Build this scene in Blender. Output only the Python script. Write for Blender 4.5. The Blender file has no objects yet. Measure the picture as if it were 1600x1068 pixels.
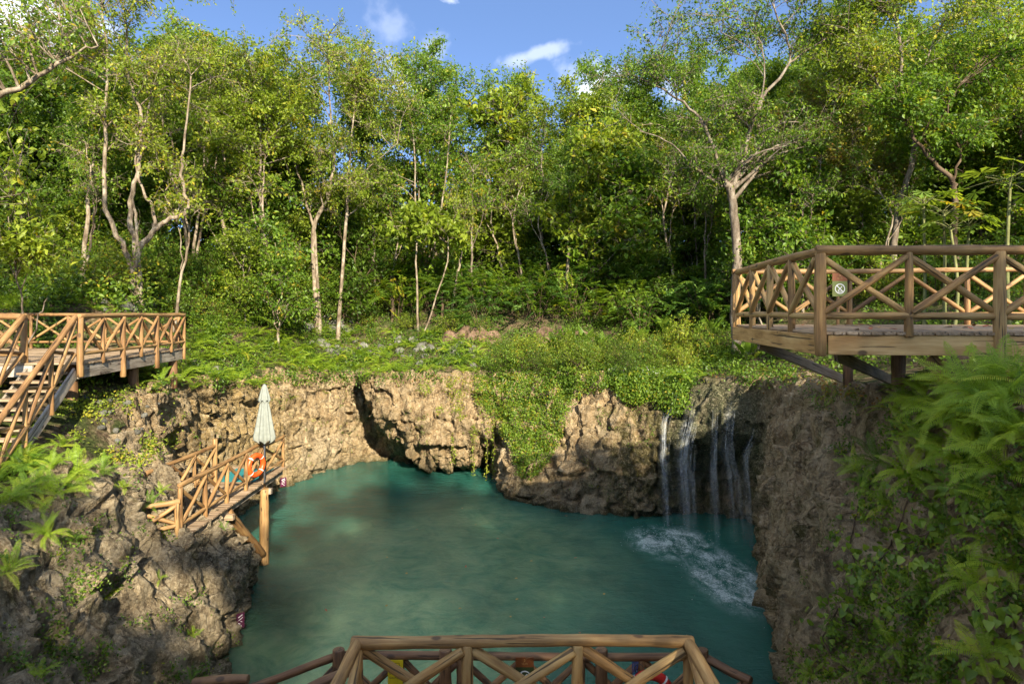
import bpy, math, random
import numpy as np
from mathutils import Vector, Matrix, Quaternion
from mathutils.bvhtree import BVHTree

# ------------------------------------------------------------------ camera, sky, sun, exposure
scene = bpy.context.scene
F = 1000.0          # focal length in pixels of a 1600 px wide frame
HZ = 485.0          # row of the eye-level line
ZW = -7.3           # water level (the eye is at z = 0)
cd = bpy.data.cameras.new('camera')
cam = bpy.data.objects.new('camera', cd)
scene.collection.objects.link(cam)
cam.location = (0, 0, 0)
cam.rotation_euler = (math.radians(90), 0, 0)
cd.sensor_width = 36.0
cd.lens = 36.0 * F / 1600.0
cd.shift_y = -(534.0 - HZ) / 1600.0
cd.clip_start = 0.1
cd.clip_end = 2000
scene.camera = cam

FILL_CLOUD_OFF = (0.02, 0.4, 2.42)  # offset of the added cloud cover, picked to leave the view mostly clear
SUN_EL = math.radians(27)
SUN_AZ = math.radians(161)      # compass from +Y towards +X: behind the camera, a little right
to_sun = Vector((math.sin(SUN_AZ) * math.cos(SUN_EL), math.cos(SUN_AZ) * math.cos(SUN_EL), math.sin(SUN_EL)))
world = bpy.data.worlds.new('World')
scene.world = world
world.use_nodes = True
wn = world.node_tree
wn.nodes.clear()
def W(t, **k):
    n = wn.nodes.new(t)
    for a, v in k.items(): setattr(n, a, v)
    return n
sky = W('ShaderNodeTexSky', sky_type='NISHITA', sun_disc=False)
sky.sun_elevation = SUN_EL
sky.sun_rotation = SUN_AZ
sky.air_density = 0.8; sky.altitude = 2500
sky.dust_density = 0.1
sky.ozone_density = 2.0
tc = W('ShaderNodeTexCoord')
skm = W('ShaderNodeMapping'); skm.inputs['Scale'].default_value = (1, 1, 2.6)     # sky lookup raised for a deeper blue: the pale band stays low
skn = W('ShaderNodeVectorMath', operation='NORMALIZE')
wn.links.new(tc.outputs['Generated'], skm.inputs['Vector']); wn.links.new(skm.outputs[0], skn.inputs[0]); wn.links.new(skn.outputs[0], sky.inputs['Vector'])
# bright cloud cover added over the whole sky as fill light, noise in direction
mp = W('ShaderNodeMapping'); mp.inputs['Scale'].default_value = (1.5, 1.5, 3.0); mp.inputs['Location'].default_value = FILL_CLOUD_OFF; mp.inputs['Rotation'].default_value = (0, math.radians(-16), 0)
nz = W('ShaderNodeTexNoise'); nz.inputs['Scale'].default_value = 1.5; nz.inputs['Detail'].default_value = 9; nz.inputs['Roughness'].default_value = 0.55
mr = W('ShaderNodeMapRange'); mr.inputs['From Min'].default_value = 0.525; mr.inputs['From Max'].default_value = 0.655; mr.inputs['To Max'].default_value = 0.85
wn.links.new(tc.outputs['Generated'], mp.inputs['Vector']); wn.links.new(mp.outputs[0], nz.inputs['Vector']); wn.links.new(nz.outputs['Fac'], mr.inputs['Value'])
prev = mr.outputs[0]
def cloud(px, py, rx, rz, tilt, strength, prev):
    d = Vector(((px - 800) / F, 1.0, (HZ - py) / F)).normalized()
    sub = W('ShaderNodeVectorMath', operation='SUBTRACT'); sub.inputs[1].default_value = d
    wn.links.new(tc.outputs['Generated'], sub.inputs[0])
    m = W('ShaderNodeMapping', vector_type='POINT'); m.inputs['Rotation'].default_value = (0, math.radians(tilt), 0)
    wn.links.new(sub.outputs[0], m.inputs['Vector'])
    m2 = W('ShaderNodeMapping'); m2.inputs['Scale'].default_value = (1 / rx, 8, 1 / rz)
    wn.links.new(m.outputs[0], m2.inputs['Vector'])
    n2 = W('ShaderNodeTexNoise'); n2.inputs['Scale'].default_value = 26; n2.inputs['Detail'].default_value = 8
    wn.links.new(tc.outputs['Generated'], n2.inputs['Vector'])
    ln = W('ShaderNodeVectorMath', operation='LENGTH'); wn.links.new(m2.outputs[0], ln.inputs[0])
    a = W('ShaderNodeMath', operation='MULTIPLY_ADD'); a.inputs[1].default_value = -1.0; a.inputs[2].default_value = 1.0
    wn.links.new(ln.outputs['Value'], a.inputs[0])
    b = W('ShaderNodeMath', operation='MULTIPLY_ADD'); b.inputs[1].default_value = 2.6; b.inputs[2].default_value = -1.3
    wn.links.new(n2.outputs['Fac'], b.inputs[0])
    c = W('ShaderNodeMath', operation='ADD'); wn.links.new(a.outputs[0], c.inputs[0]); wn.links.new(b.outputs[0], c.inputs[1])
    g = W('ShaderNodeMapRange', interpolation_type='SMOOTHSTEP'); g.inputs['From Min'].default_value = 0.05; g.inputs['From Max'].default_value = 0.95; g.inputs['To Max'].default_value = strength
    wn.links.new(c.outputs[0], g.inputs['Value'])
    mx = W('ShaderNodeMath', operation='MAXIMUM'); wn.links.new(g.outputs[0], mx.inputs[0]); wn.links.new(prev, mx.inputs[1])
    return mx.outputs[0]
prev = cloud(832, 86, .085, .013, 14, .11, prev)
prev = cloud(603, 38, .040, .040, 50, .06, prev)
prev = cloud(678, 80, .030, .026, 0, .10, prev)
prev = cloud(640, 130, .05, .05, 0, .10, prev)
prev = cloud(905, 120, .05, .03, 0, .10, prev)
mix = W('ShaderNodeMixRGB'); mix.inputs[2].default_value = (8.6, 8.3, 7.7, 1)  # cloud white, raised and warmed to add ambient light
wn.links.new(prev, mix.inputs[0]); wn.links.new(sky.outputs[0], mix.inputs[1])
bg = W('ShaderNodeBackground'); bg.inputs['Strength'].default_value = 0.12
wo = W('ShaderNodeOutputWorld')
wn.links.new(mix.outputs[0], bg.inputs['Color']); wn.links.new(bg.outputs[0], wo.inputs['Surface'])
sd = bpy.data.lights.new('sun', 'SUN'); sd.energy = 2.9; sd.angle = math.radians(0.9); sd.color = (1.0, 0.90, 0.72)
sun = bpy.data.objects.new('sun', sd); scene.collection.objects.link(sun)
sun.rotation_euler = to_sun.to_track_quat('Z', 'Y').to_euler()
sun.location = to_sun * 60
vs = scene.view_settings
vs.view_transform = 'Standard'; vs.look = 'None'; vs.gamma = 1; vs.use_curve_mapping = False
vs.exposure = 2.25
scene.cycles.max_bounces = 8
scene.cycles.diffuse_bounces = 5
scene.cycles.transmission_bounces = 4
scene.cycles.transparent_max_bounces = 8
scene.cycles.caustics_reflective = False; scene.cycles.caustics_refractive = False

# ------------------------------------------------------------------ helpers
C = scene.collection
rng = np.random.default_rng(7)
rnd = random.Random(5)
def V(px, py, Y): return np.array([(px - 800) * Y / F, Y, (HZ - py) * Y / F])
def proj(p): return 800 + F * p[0] / p[1], HZ - F * p[2] / p[1]
def WL(px, py):
    Y = -ZW * F / (py - HZ)
    return np.array([(px - 800) * Y / F, Y, ZW])

def mesh_from(name, verts, faces, mat=None, smooth=False, attrs=None):
    me = bpy.data.meshes.new(name)
    verts = np.asarray(verts, dtype=np.float32).reshape(-1, 3)
    if isinstance(faces, np.ndarray):
        n, k = faces.shape
        me.vertices.add(len(verts)); me.vertices.foreach_set('co', verts.ravel())
        me.loops.add(n * k); me.loops.foreach_set('vertex_index', faces.astype(np.int32).ravel())
        me.polygons.add(n); me.polygons.foreach_set('loop_start', np.arange(0, n * k, k, dtype=np.int32))
        me.update(calc_edges=True)
    else:
        me.from_pydata(verts.tolist(), [], faces); me.update()
    if smooth: me.polygons.foreach_set('use_smooth', np.ones(len(me.polygons), dtype=bool))
    if attrs:
        for a, vals in attrs.items():
            at = me.attributes.new(a, 'FLOAT', 'POINT'); at.data.foreach_set('value', np.asarray(vals, dtype=np.float32))
    if mat: me.materials.append(mat)
    return me
def link(name, me, parent=None, loc=None, **tags):
    o = bpy.data.objects.new(name, me); C.objects.link(o)
    if parent: o.parent = parent
    if loc is not None: o.location = tuple(float(c) for c in loc)
    for k, v in tags.items(): o[k] = v
    return o
def thing(name, label, cat, loc=(0, 0, 0), rotz=0, group=None):
    o = bpy.data.objects.new(name, None); C.objects.link(o)
    o.empty_display_size = .2
    o.location = tuple(float(c) for c in loc); o.rotation_euler = (0, 0, rotz); o['label'] = label; o['category'] = cat
    if group: o['group'] = group
    return o
def tag(o, label, cat, group=None):
    o['label'] = label; o['category'] = cat
    if group: o['group'] = group
    return o
def dup(root, loc, rotz=0, sc=1.0, label=None, group=None, tilt=(0, 0)):
    r = root.copy(); C.objects.link(r)
    r.location = tuple(float(c) for c in loc); r.rotation_euler = (tilt[0], tilt[1], rotz)
    r.scale = (sc, sc, sc) if not hasattr(sc, '__len__') else sc
    if label: r['label'] = label
    if group: r['group'] = group
    for ch in list(root.children):
        c = ch.copy(); C.objects.link(c); c.parent = r
    return r

# noise in numpy
_perm = np.random.default_rng(3).permutation(256); _perm = np.concatenate([_perm, _perm, _perm])
_g = np.random.default_rng(4).normal(size=(256, 3)); _g /= np.linalg.norm(_g, axis=1)[:, None]
def pn(p):
    pi = np.floor(p).astype(int); f = p - pi; pi &= 255
    u = f * f * f * (f * (f * 6 - 15) + 10); r = 0
    for dx in (0, 1):
        wx = u[:, 0] if dx else 1 - u[:, 0]
        for dy in (0, 1):
            wy = u[:, 1] if dy else 1 - u[:, 1]
            for dz in (0, 1):
                wz = u[:, 2] if dz else 1 - u[:, 2]
                h = _perm[_perm[_perm[(pi[:, 0] + dx) & 255] + ((pi[:, 1] + dy) & 255)] + ((pi[:, 2] + dz) & 255)] & 255
                r = r + wx * wy * wz * np.einsum('ij,ij->i', _g[h], f - np.array([dx, dy, dz]))
    return r
def fbm(p, o=4, ridge=False):
    a, s, r = 1.0, 1.0, 0
    for i in range(o):
        n = pn(p * s + 17.3 * i)
        r = r + a * ((0.35 - np.abs(n)) if ridge else n)
        a *= .5; s *= 2.03
    return r
def worley(p):
    pi = np.floor(p).astype(int); best = np.full(len(p), 9.); sec = best.copy(); cid = np.zeros(len(p), int)
    for dx in (-1, 0, 1):
        for dy in (-1, 0, 1):
            for dz in (-1, 0, 1):
                c = pi + np.array([dx, dy, dz]); cc = c & 255
                h = _perm[_perm[_perm[cc[:, 0]] + cc[:, 1]] + cc[:, 2]] & 255
                d = np.linalg.norm(c + .5 + .48 * _g[h] - p, axis=1)
                m = d < best
                sec = np.where(m, best, np.minimum(sec, d)); cid = np.where(m, h, cid); best = np.where(m, d, best)
    return best, sec, cid

# ------------------------------------------------------------------ materials
def newmat(name):
    m = bpy.data.materials.new(name); m.use_nodes = True; nt = m.node_tree; nt.nodes.clear()
    return m, nt
class N:
    def __init__(s, nt): s.nt = nt
    def n(s, t, **k):
        x = s.nt.nodes.new(t)
        for a, v in k.items(): setattr(x, a, v)
        return x
    def l(s, a, b): s.nt.links.new(a, b)
    def coord(s, kind='Object'): return s.n('ShaderNodeTexCoord').outputs[kind]
    def pos(s): return s.n('ShaderNodeNewGeometry').outputs['Position']
    def mapped(s, v, scale=(1, 1, 1), loc=(0, 0, 0), rot=(0, 0, 0)):
        m = s.n('ShaderNodeMapping'); m.inputs['Scale'].default_value = scale; m.inputs['Location'].default_value = loc; m.inputs['Rotation'].default_value = rot
        s.l(v, m.inputs['Vector']); return m.outputs[0]
    def noise(s, v, sc, det=6, rough=.6, dist=0):
        x = s.n('ShaderNodeTexNoise'); x.inputs['Scale'].default_value = sc; x.inputs['Detail'].default_value = det
        x.inputs['Roughness'].default_value = rough; x.inputs['Distortion'].default_value = dist; s.l(v, x.inputs['Vector']); return x.outputs['Fac']
    def ramp(s, f, stops):
        r = s.n('ShaderNodeValToRGB'); e = r.color_ramp.elements
        while len(e) < len(stops): e.new(.5)
        for i, (p, c) in enumerate(stops):
            e[i].position = p; e[i].color = (c, c, c, 1) if isinstance(c, (int, float)) else (*c, 1)
        s.l(f, r.inputs[0]); return r.outputs[0]
    def mix(s, f, a, b, mode='MIX'):
        m = s.n('ShaderNodeMixRGB', blend_type=mode)
        for i, x in enumerate((f, a, b)):
            if hasattr(x, 'is_output'): s.l(x, m.inputs[i])
            else: m.inputs[i].default_value = x if i == 0 else (*x, 1)
        return m.outputs[0]
    def math(s, op, a, b=0., c=0.):
        m = s.n('ShaderNodeMath', operation=op)
        for i, x in enumerate((a, b, c)):
            if hasattr(x, 'is_output'): s.l(x, m.inputs[i])
            else: m.inputs[i].default_value = x
        return m.outputs[0]
    def bump(s, h, st=.5, d=.02, nrm=None):
        b = s.n('ShaderNodeBump'); b.inputs['Strength'].default_value = st; b.inputs['Distance'].default_value = d
        s.l(h, b.inputs['Height'])
        if nrm: s.l(nrm, b.inputs['Normal'])
        return b.outputs[0]
    def princ(s, col, rough=.8, nrm=None, spec=.3, **k):
        p = s.n('ShaderNodeBsdfPrincipled')
        for nm, x in (('Base Color', col), ('Roughness', rough), ('Specular IOR Level', spec)):
            if hasattr(x, 'is_output'): s.l(x, p.inputs[nm])
            else: p.inputs[nm].default_value = (*x, 1) if nm == 'Base Color' else x
        if nrm: s.l(nrm, p.inputs['Normal'])
        for a, v in k.items(): p.inputs[a.replace('_', ' ')].default_value = v
        return p.outputs[0]
    def out(s, sh):
        o = s.n('ShaderNodeOutputMaterial'); s.l(sh, o.inputs['Surface'])
    def ball(s, v, c, r):      # 1 inside a soft ball at c
        d = s.n('ShaderNodeVectorMath', operation='SUBTRACT'); s.l(v, d.inputs[0]); d.inputs[1].default_value = tuple(c)
        q = s.n('ShaderNodeVectorMath', operation='DIVIDE'); s.l(d.outputs[0], q.inputs[0]); q.inputs[1].default_value = tuple(r)
        ln = s.n('ShaderNodeVectorMath', operation='LENGTH'); s.l(q.outputs[0], ln.inputs[0])
        m = s.n('ShaderNodeMapRange', interpolation_type='SMOOTHSTEP'); m.inputs['From Min'].default_value = 1.1; m.inputs['From Max'].default_value = .5
        s.l(ln.outputs['Value'], m.inputs['Value']); return m.outputs[0]

def leaf_mat(name, dark, mid, light, trans=.52, gloss=.35, yellow=None):
    m, nt = newmat(name); s = N(nt)
    at = s.n('ShaderNodeAttribute', attribute_name='tint').outputs['Fac']
    oi = s.n('ShaderNodeObjectInfo').outputs['Random']
    f = s.math('ADD', at, s.math('MULTIPLY_ADD', oi, .26, -.13))
    stops = [(0., dark), (.5, mid), (.88, light)]
    if yellow: stops = [(0., dark), (.45, mid), (.84, light), (.97, yellow)]
    col = s.ramp(f, stops)
    sh = s.princ(col, .42, None, gloss)
    tr = s.n('ShaderNodeBsdfTranslucent'); tcol = s.mix(1.0, col, (1.35, 1.25, .55), 'MULTIPLY'); s.l(tcol, tr.inputs['Color'])
    mx = s.n('ShaderNodeMixShader'); mx.inputs[0].default_value = trans; s.l(sh, mx.inputs[1]); s.l(tr.outputs[0], mx.inputs[2])
    s.out(mx.outputs[0]); return m
M = {}
M['leaf_lime'] = leaf_mat('leaf_lime', (.09, .14, .014), (.21, .29, .025), (.36, .42, .05), yellow=(.48, .39, .04))
M['leaf_mid'] = leaf_mat('leaf_mid', (.055, .12, .013), (.13, .225, .022), (.25, .36, .038), yellow=(.38, .30, .03))
M['leaf_dark'] = leaf_mat('leaf_dark', (.04, .08, .010), (.10, .18, .018), (.19, .28, .03))
M['leaf_blue'] = leaf_mat('leaf_blue', (.05, .11, .025), (.11, .22, .045), (.20, .33, .07))
M['leaf_olive'] = leaf_mat('leaf_olive', (.07, .08, .02), (.16, .18, .03), (.27, .285, .06), yellow=(.30, .15, .04))
M['fern'] = leaf_mat('fern', (.12, .20, .016), (.27, .40, .032), (.42, .52, .05), yellow=(.48, .46, .05))
M['fern_deep'] = leaf_mat('fern_deep', (.06, .12, .014), (.14, .26, .025), (.25, .37, .04))
M['heart'] = leaf_mat('heart', (.07, .14, .015), (.19, .31, .03), (.34, .45, .06), gloss=.5)
M['papaya'] = leaf_mat('papaya', (.08, .15, .02), (.18, .28, .035), (.30, .36, .05), yellow=(.50, .34, .03))

def bark(name, a, b, c, sc=1.0):
    m, nt = newmat(name); s = N(nt); v = s.pos()
    n1 = s.noise(s.mapped(v, (3, 3, 1.2)), 2.0 * sc, 5); n2 = s.noise(s.mapped(v, (6, 6, 22)), 2.2, 3, .7)
    col = s.ramp(n1, [(.32, a), (.5, b), (.68, c)]); col = s.mix(s.ramp(n2, [(.52, 0.), (.66, .55)]), col, a)
    s.out(s.princ(col, .85, s.bump(n2, .6, .02), .2)); return m
M['bark_pale'] = bark('bark_pale', (.08, .055, .035), (.22, .17, .115), (.40, .34, .255))
M['bark_grey'] = bark('bark_grey', (.06, .045, .03), (.16, .125, .09), (.29, .25, .19))
M['bark_brown'] = bark('bark_brown', (.035, .022, .014), (.09, .06, .035), (.17, .12, .08))
M['stem_green'] = bark('stem_green', (.10, .09, .04), (.16, .17, .06), (.24, .24, .10))

def rock_mat():
    m, nt = newmat('limestone'); s = N(nt); v = s.pos()
    big = s.noise(v, .55, 5, .6, .3)
    med = s.noise(s.mapped(v, (1, 1, .7)), 3.4, 12, .78, .7)
    streak = s.noise(s.mapped(v, (3.2, 3.2, .38)), 1.6, 8, .7, .2)
    fine = s.noise(v, 16, 9, .8, .5)
    col = s.ramp(med, [(.26, (.14, .09, .05)), (.38, (.32, .22, .125)), (.50, (.47, .355, .215)), (.64, (.60, .49, .34))])
    grey = s.ramp(med, [(.26, (.15, .13, .095)), (.40, (.34, .30, .23)), (.52, (.50, .46, .37)), (.66, (.68, .65, .56))])
    wg = s.math('MAXIMUM', s.ball(v, (-7.2, 11.5, -5.2), (4.2, 8.0, 3.6)), s.ball(v, (8.2, 10.5, -4.5), (4.0, 5.5, 3.5)))
    wg = s.math('MAXIMUM', s.math('MULTIPLY', wg, .85), s.ramp(big, [(.52, 0.), (.64, .6)]))
    col = s.mix(s.math('MULTIPLY', wg, .62), col, grey)
    # ochre wall at the back left
    wo_ = s.math('MULTIPLY', s.ball(v, (-9.3, 23.5, -4.6), (3.2, 5.2, 3.6)), .65)
    col = s.mix(wo_, col, s.ramp(streak, [(.35, (.20, .13, .035)), (.55, (.42, .31, .12)), (.7, (.55, .44, .20))]))
    # pale flaked scars
    vo = s.n('ShaderNodeTexVoronoi', feature='F1'); vo.inputs['Scale'].default_value = 9; s.l(s.mapped(v, (1, 1, 2)), vo.inputs['Vector'])
    scar = s.math('MULTIPLY', s.ramp(s.math('ADD', streak, s.math('MULTIPLY', s.ball(v, (6.6, 15.5, -4.2), (2.6, 4.0, 3.2)), .08)), [(.54, 0.), (.60, 1.)]), s.ramp(fine, [(.46, 0.), (.54, 1.)]))
    col = s.mix(s.math('MULTIPLY', scar, .8), col, (.60, .50, .36))
    pt = s.noise(s.mapped(v, (1.6, 1.6, .8), (2, 5, 1)), 1.9, 11, .8, 1.2)
    col = s.mix(s.ramp(pt, [(.53, 0.), (.57, .75)]), col, s.ramp(fine, [(.36, (.26, .19, .11)), (.50, (.58, .47, .31)), (.62, (.74, .66, .50))]))
    col = s.mix(s.ramp(pt, [(.40, .55), (.45, 0.)]), col, s.ramp(fine, [(.40, (.045, .035, .018)), (.62, (.17, .125, .065))]))
    # dark water stains
    col = s.mix(s.ramp(s.noise(s.mapped(v, (2.6, 2.6, .3), (7, 3, 1)), 1.2, 7, .65), [(.52, 0.), (.66, .65)]), col, (.075, .055, .034))
    # moss, thicker by the fall and on the right bank
    mossn = s.noise(v, 1.7, 8, .72)
    mb = s.math('MAXIMUM', s.ball(v, (6.0, 21.8, -5.0), (3.6, 5, 4)), s.math('MULTIPLY', s.ball(v, (6.6, 14.5, -5), (2.0, 5.5, 4)), .25))
    mf = s.ramp(s.math('ADD', mossn, s.math('MULTIPLY', mb, .17)), [(.55, 0.), (.68, .8)])
    col = s.mix(mf, col, s.ramp(fine, [(.38, (.03, .035, .008)), (.6, (.12, .12, .02))]))
    wet = s.ball(v, (6.7, 21.2, -4.2), (2.0, 3.0, 3.4))
    col = s.mix(s.math('MULTIPLY', wet, .8), col, s.ramp(fine, [(.38, (.03, .04, .024)), (.50, (.085, .105, .06)), (.64, (.20, .22, .14))]))
    # waterline band
    z = s.n('ShaderNodeSeparateXYZ'); s.l(v, z.inputs[0])
    zz = s.math('MULTIPLY_ADD', mossn, .7, z.outputs['Z'])
    wl = s.n('ShaderNodeMapRange'); wl.inputs['From Min'].default_value = -6.55; wl.inputs['From Max'].default_value = -6.95; wl.inputs['To Max'].default_value = .85; s.l(zz, wl.inputs['Value'])
    col = s.mix(wl.outputs[0], col, (.055, .06, .018))
    cr = s.n('ShaderNodeTexVoronoi', feature='DISTANCE_TO_EDGE'); cr.inputs['Scale'].default_value = 1.7
    dv_ = s.n('ShaderNodeVectorMath', operation='MULTIPLY_ADD'); nc = s.n('ShaderNodeTexNoise'); nc.inputs['Scale'].default_value = 2.4; nc.inputs['Detail'].default_value = 7; s.l(v, nc.inputs['Vector']); s.l(nc.outputs['Color'], dv_.inputs[0]); dv_.inputs[1].default_value = (.9, .9, .9); s.l(v, dv_.inputs[2]); s.l(s.mapped(dv_.outputs[0], (1, 1, .6)), cr.inputs['Vector'])
    crack = s.ramp(cr.outputs['Distance'], [(.0, 1.), (.045, 0.)])
    col = s.mix(s.math('MULTIPLY', crack, .55), col, (.06, .045, .03))
    col = s.mix(s.ramp(s.math('ADD', s.math('MULTIPLY', big, .6), s.math('MULTIPLY', med, .4)), [(.53, 0.), (.63, .5)]), col, (.62, .52, .38))
    col = s.mix(s.ramp(fine, [(.53, 0.), (.64, .8)]), col, (.66, .60, .47))
    col = s.mix(s.ramp(fine, [(.32, .6), (.42, 0.)]), col, (.09, .065, .04))
    h = s.math('SUBTRACT', s.math('ADD', s.math('MULTIPLY', med, .9), s.math('MULTIPLY', fine, .55)), s.math('MULTIPLY', crack, .45))
    b1 = s.bump(h, 1.0, .16); b2 = s.bump(s.math('SUBTRACT', fine, s.math('MULTIPLY', vo.outputs['Distance'], .5)), .7, .05, b1)
    col = s.mix(1., col, (1.0, .93, .79), 'MULTIPLY')
    s.out(s.princ(col, .9, b2, .2)); return m
M['rock'] = rock_mat()
def ground_mat():
    m, nt = newmat('forest_floor'); s = N(nt); v = s.pos()
    a = s.noise(v, 1.3, 8, .7); b = s.noise(v, 11, 6, .75); c = s.noise(v, .35, 4)
    col = s.ramp(b, [(.35, (.045, .03, .018)), (.5, (.12, .082, .048)), (.62, (.24, .175, .11)), (.72, (.36, .29, .2))])
    col = s.mix(s.ramp(s.math('ADD', a, s.math('MULTIPLY', c, .3)), [(.55, 0.), (.72, .85)]), col, s.ramp(b, [(.4, (.02, .035, .008)), (.65, (.07, .10, .02))]))
    s.out(s.princ(col, .95, s.bump(s.math('ADD', a, b), .9, .12), .1)); return m
M['ground'] = ground_mat()
def stone_mat(name, a, b, c):
    m, nt = newmat(name); s = N(nt); v = s.coord()
    oi = s.n('ShaderNodeObjectInfo').outputs['Random']
    n1 = s.noise(v, 3.5, 8, .72); n2 = s.noise(v, 16, 5)
    col = s.ramp(s.math('ADD', n1, s.math('MULTIPLY_ADD', oi, .16, -.08)), [(.32, a), (.5, b), (.68, c)])
    s.out(s.princ(col, .9, s.bump(s.math('ADD', n1, n2), .8, .04), .2)); return m
M['stone_grey'] = stone_mat('stone_grey', (.04, .037, .03), (.13, .125, .10), (.28, .27, .23))
M['stone_red'] = stone_mat('stone_red', (.05, .032, .02), (.14, .088, .055), (.25, .17, .115))
def wood_mat(name, a, b, c, rough=.62, knots=True, gs=1.0):
    m, nt = newmat(name); s = N(nt); v = s.coord(); oi = s.n('ShaderNodeObjectInfo')
    off = s.n('ShaderNodeVectorMath', operation='ADD'); s.l(v, off.inputs[0])
    sc = s.n('ShaderNodeVectorMath', operation='SCALE'); cx = s.n('ShaderNodeCombineXYZ'); s.l(oi.outputs['Random'], cx.inputs[0]); s.l(oi.outputs['Random'], cx.inputs[2]); s.l(cx.outputs[0], sc.inputs[0]); sc.inputs['Scale'].default_value = 37.
    s.l(sc.outputs[0], off.inputs[1]); v = off.outputs[0]
    g = s.noise(s.mapped(v, (26 * gs, 26 * gs, 1.3)), 1.0, 6, .65, .3)
    p = s.noise(s.mapped(v, (5, 5, 1.5)), 1.2, 4, .55)
    col = s.ramp(s.math('ADD', s.math('MULTIPLY', g, .55), s.math('MULTIPLY_ADD', oi.outputs['Random'], .14, s.math('MULTIPLY', p, .42))), [(.36, a), (.52, b), (.68, c)])
    crack = s.ramp(s.noise(s.mapped(v, (22, 22, .9), (3, 1, 2)), 1.0, 3, .5), [(.345, 1.), (.385, 0.)])
    col = s.mix(s.math('MULTIPLY', crack, .8), col, (.02, .013, .008))
    if knots:
        vo = s.n('ShaderNodeTexVoronoi', feature='F1'); vo.inputs['Scale'].default_value = 1; s.l(s.mapped(v, (5, 5, 2.6)), vo.inputs['Vector'])
        k = s.ramp(vo.outputs['Distance'], [(.12, 1.), (.19, 0.)]); col = s.mix(s.math('MULTIPLY', k, .8), col, (.05, .03, .018))
    s.out(s.princ(col, rough, s.bump(s.math('SUBTRACT', g, crack), .55, .012), .35)); return m
M['log'] = wood_mat('stripped_log', (.085, .04, .015), (.225, .12, .044), (.37, .225, .09))
M['log_dark'] = wood_mat('stained_log', (.05, .024, .012), (.135, .068, .03), (.24, .135, .06))
M['log_olive'] = wood_mat('weathered_log', (.11, .055, .018), (.29, .165, .058), (.44, .29, .115))
M['plank'] = wood_mat('deck_plank', (.10, .065, .035), (.26, .175, .10), (.42, .31, .20), .7, False)
M['fascia'] = wood_mat('fascia_board', (.19, .095, .03), (.42, .24, .085), (.58, .38, .16), .6, True, .6)
M['fascia_grey'] = wood_mat('grey_board', (.14, .11, .08), (.30, .25, .19), (.46, .41, .33), .8, True, .6)
def plain(name, col, rough=.5, spec=.4, **k):
    m, nt = newmat(name); s = N(nt); n = s.noise(s.coord(), 9, 4)
    c = s.mix(1., col, s.ramp(n, [(.3, .82), (.7, 1.08)]), 'MULTIPLY'); s.out(s.princ(c, rough, None, spec, **k)); return m
M['canvas'] = plain('canvas', (.23, .245, .21), .85, .1)
M['metal'] = plain('pole_metal', (.16, .17, .19), .35, .5, Metallic=.7)
M['orange'] = plain('buoy_orange', (.72, .085, .012), .4, .5)
M['red'] = plain('buoy_red', (.5, .02, .015), .4, .5)
M['white'] = plain('white_paint', (.78, .78, .74), .5)
M['blackp'] = plain('black_paint', (.02, .02, .02), .5)
M['yellow'] = plain('sign_yellow', (.55, .42, .012), .5)
M['brown'] = plain('sign_brown', (.20, .06, .015), .5)
M['olive'] = plain('sign_olive', (.14, .17, .035), .5)
M['olive_d'] = plain('sign_dark_green', (.04, .055, .015), .5)
M['purple'] = plain('sign_purple', (.09, .012, .04), .5)
M['teal'] = plain('mat_teal', (.02, .20, .20), .8)
M['blue'] = plain('cord_blue', (.01, .06, .22), .6)
M['gold'] = plain('sign_gold_text', (.42, .25, .08), .5)
M['drop'] = plain('spray', (.85, .88, .88), .2)

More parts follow.
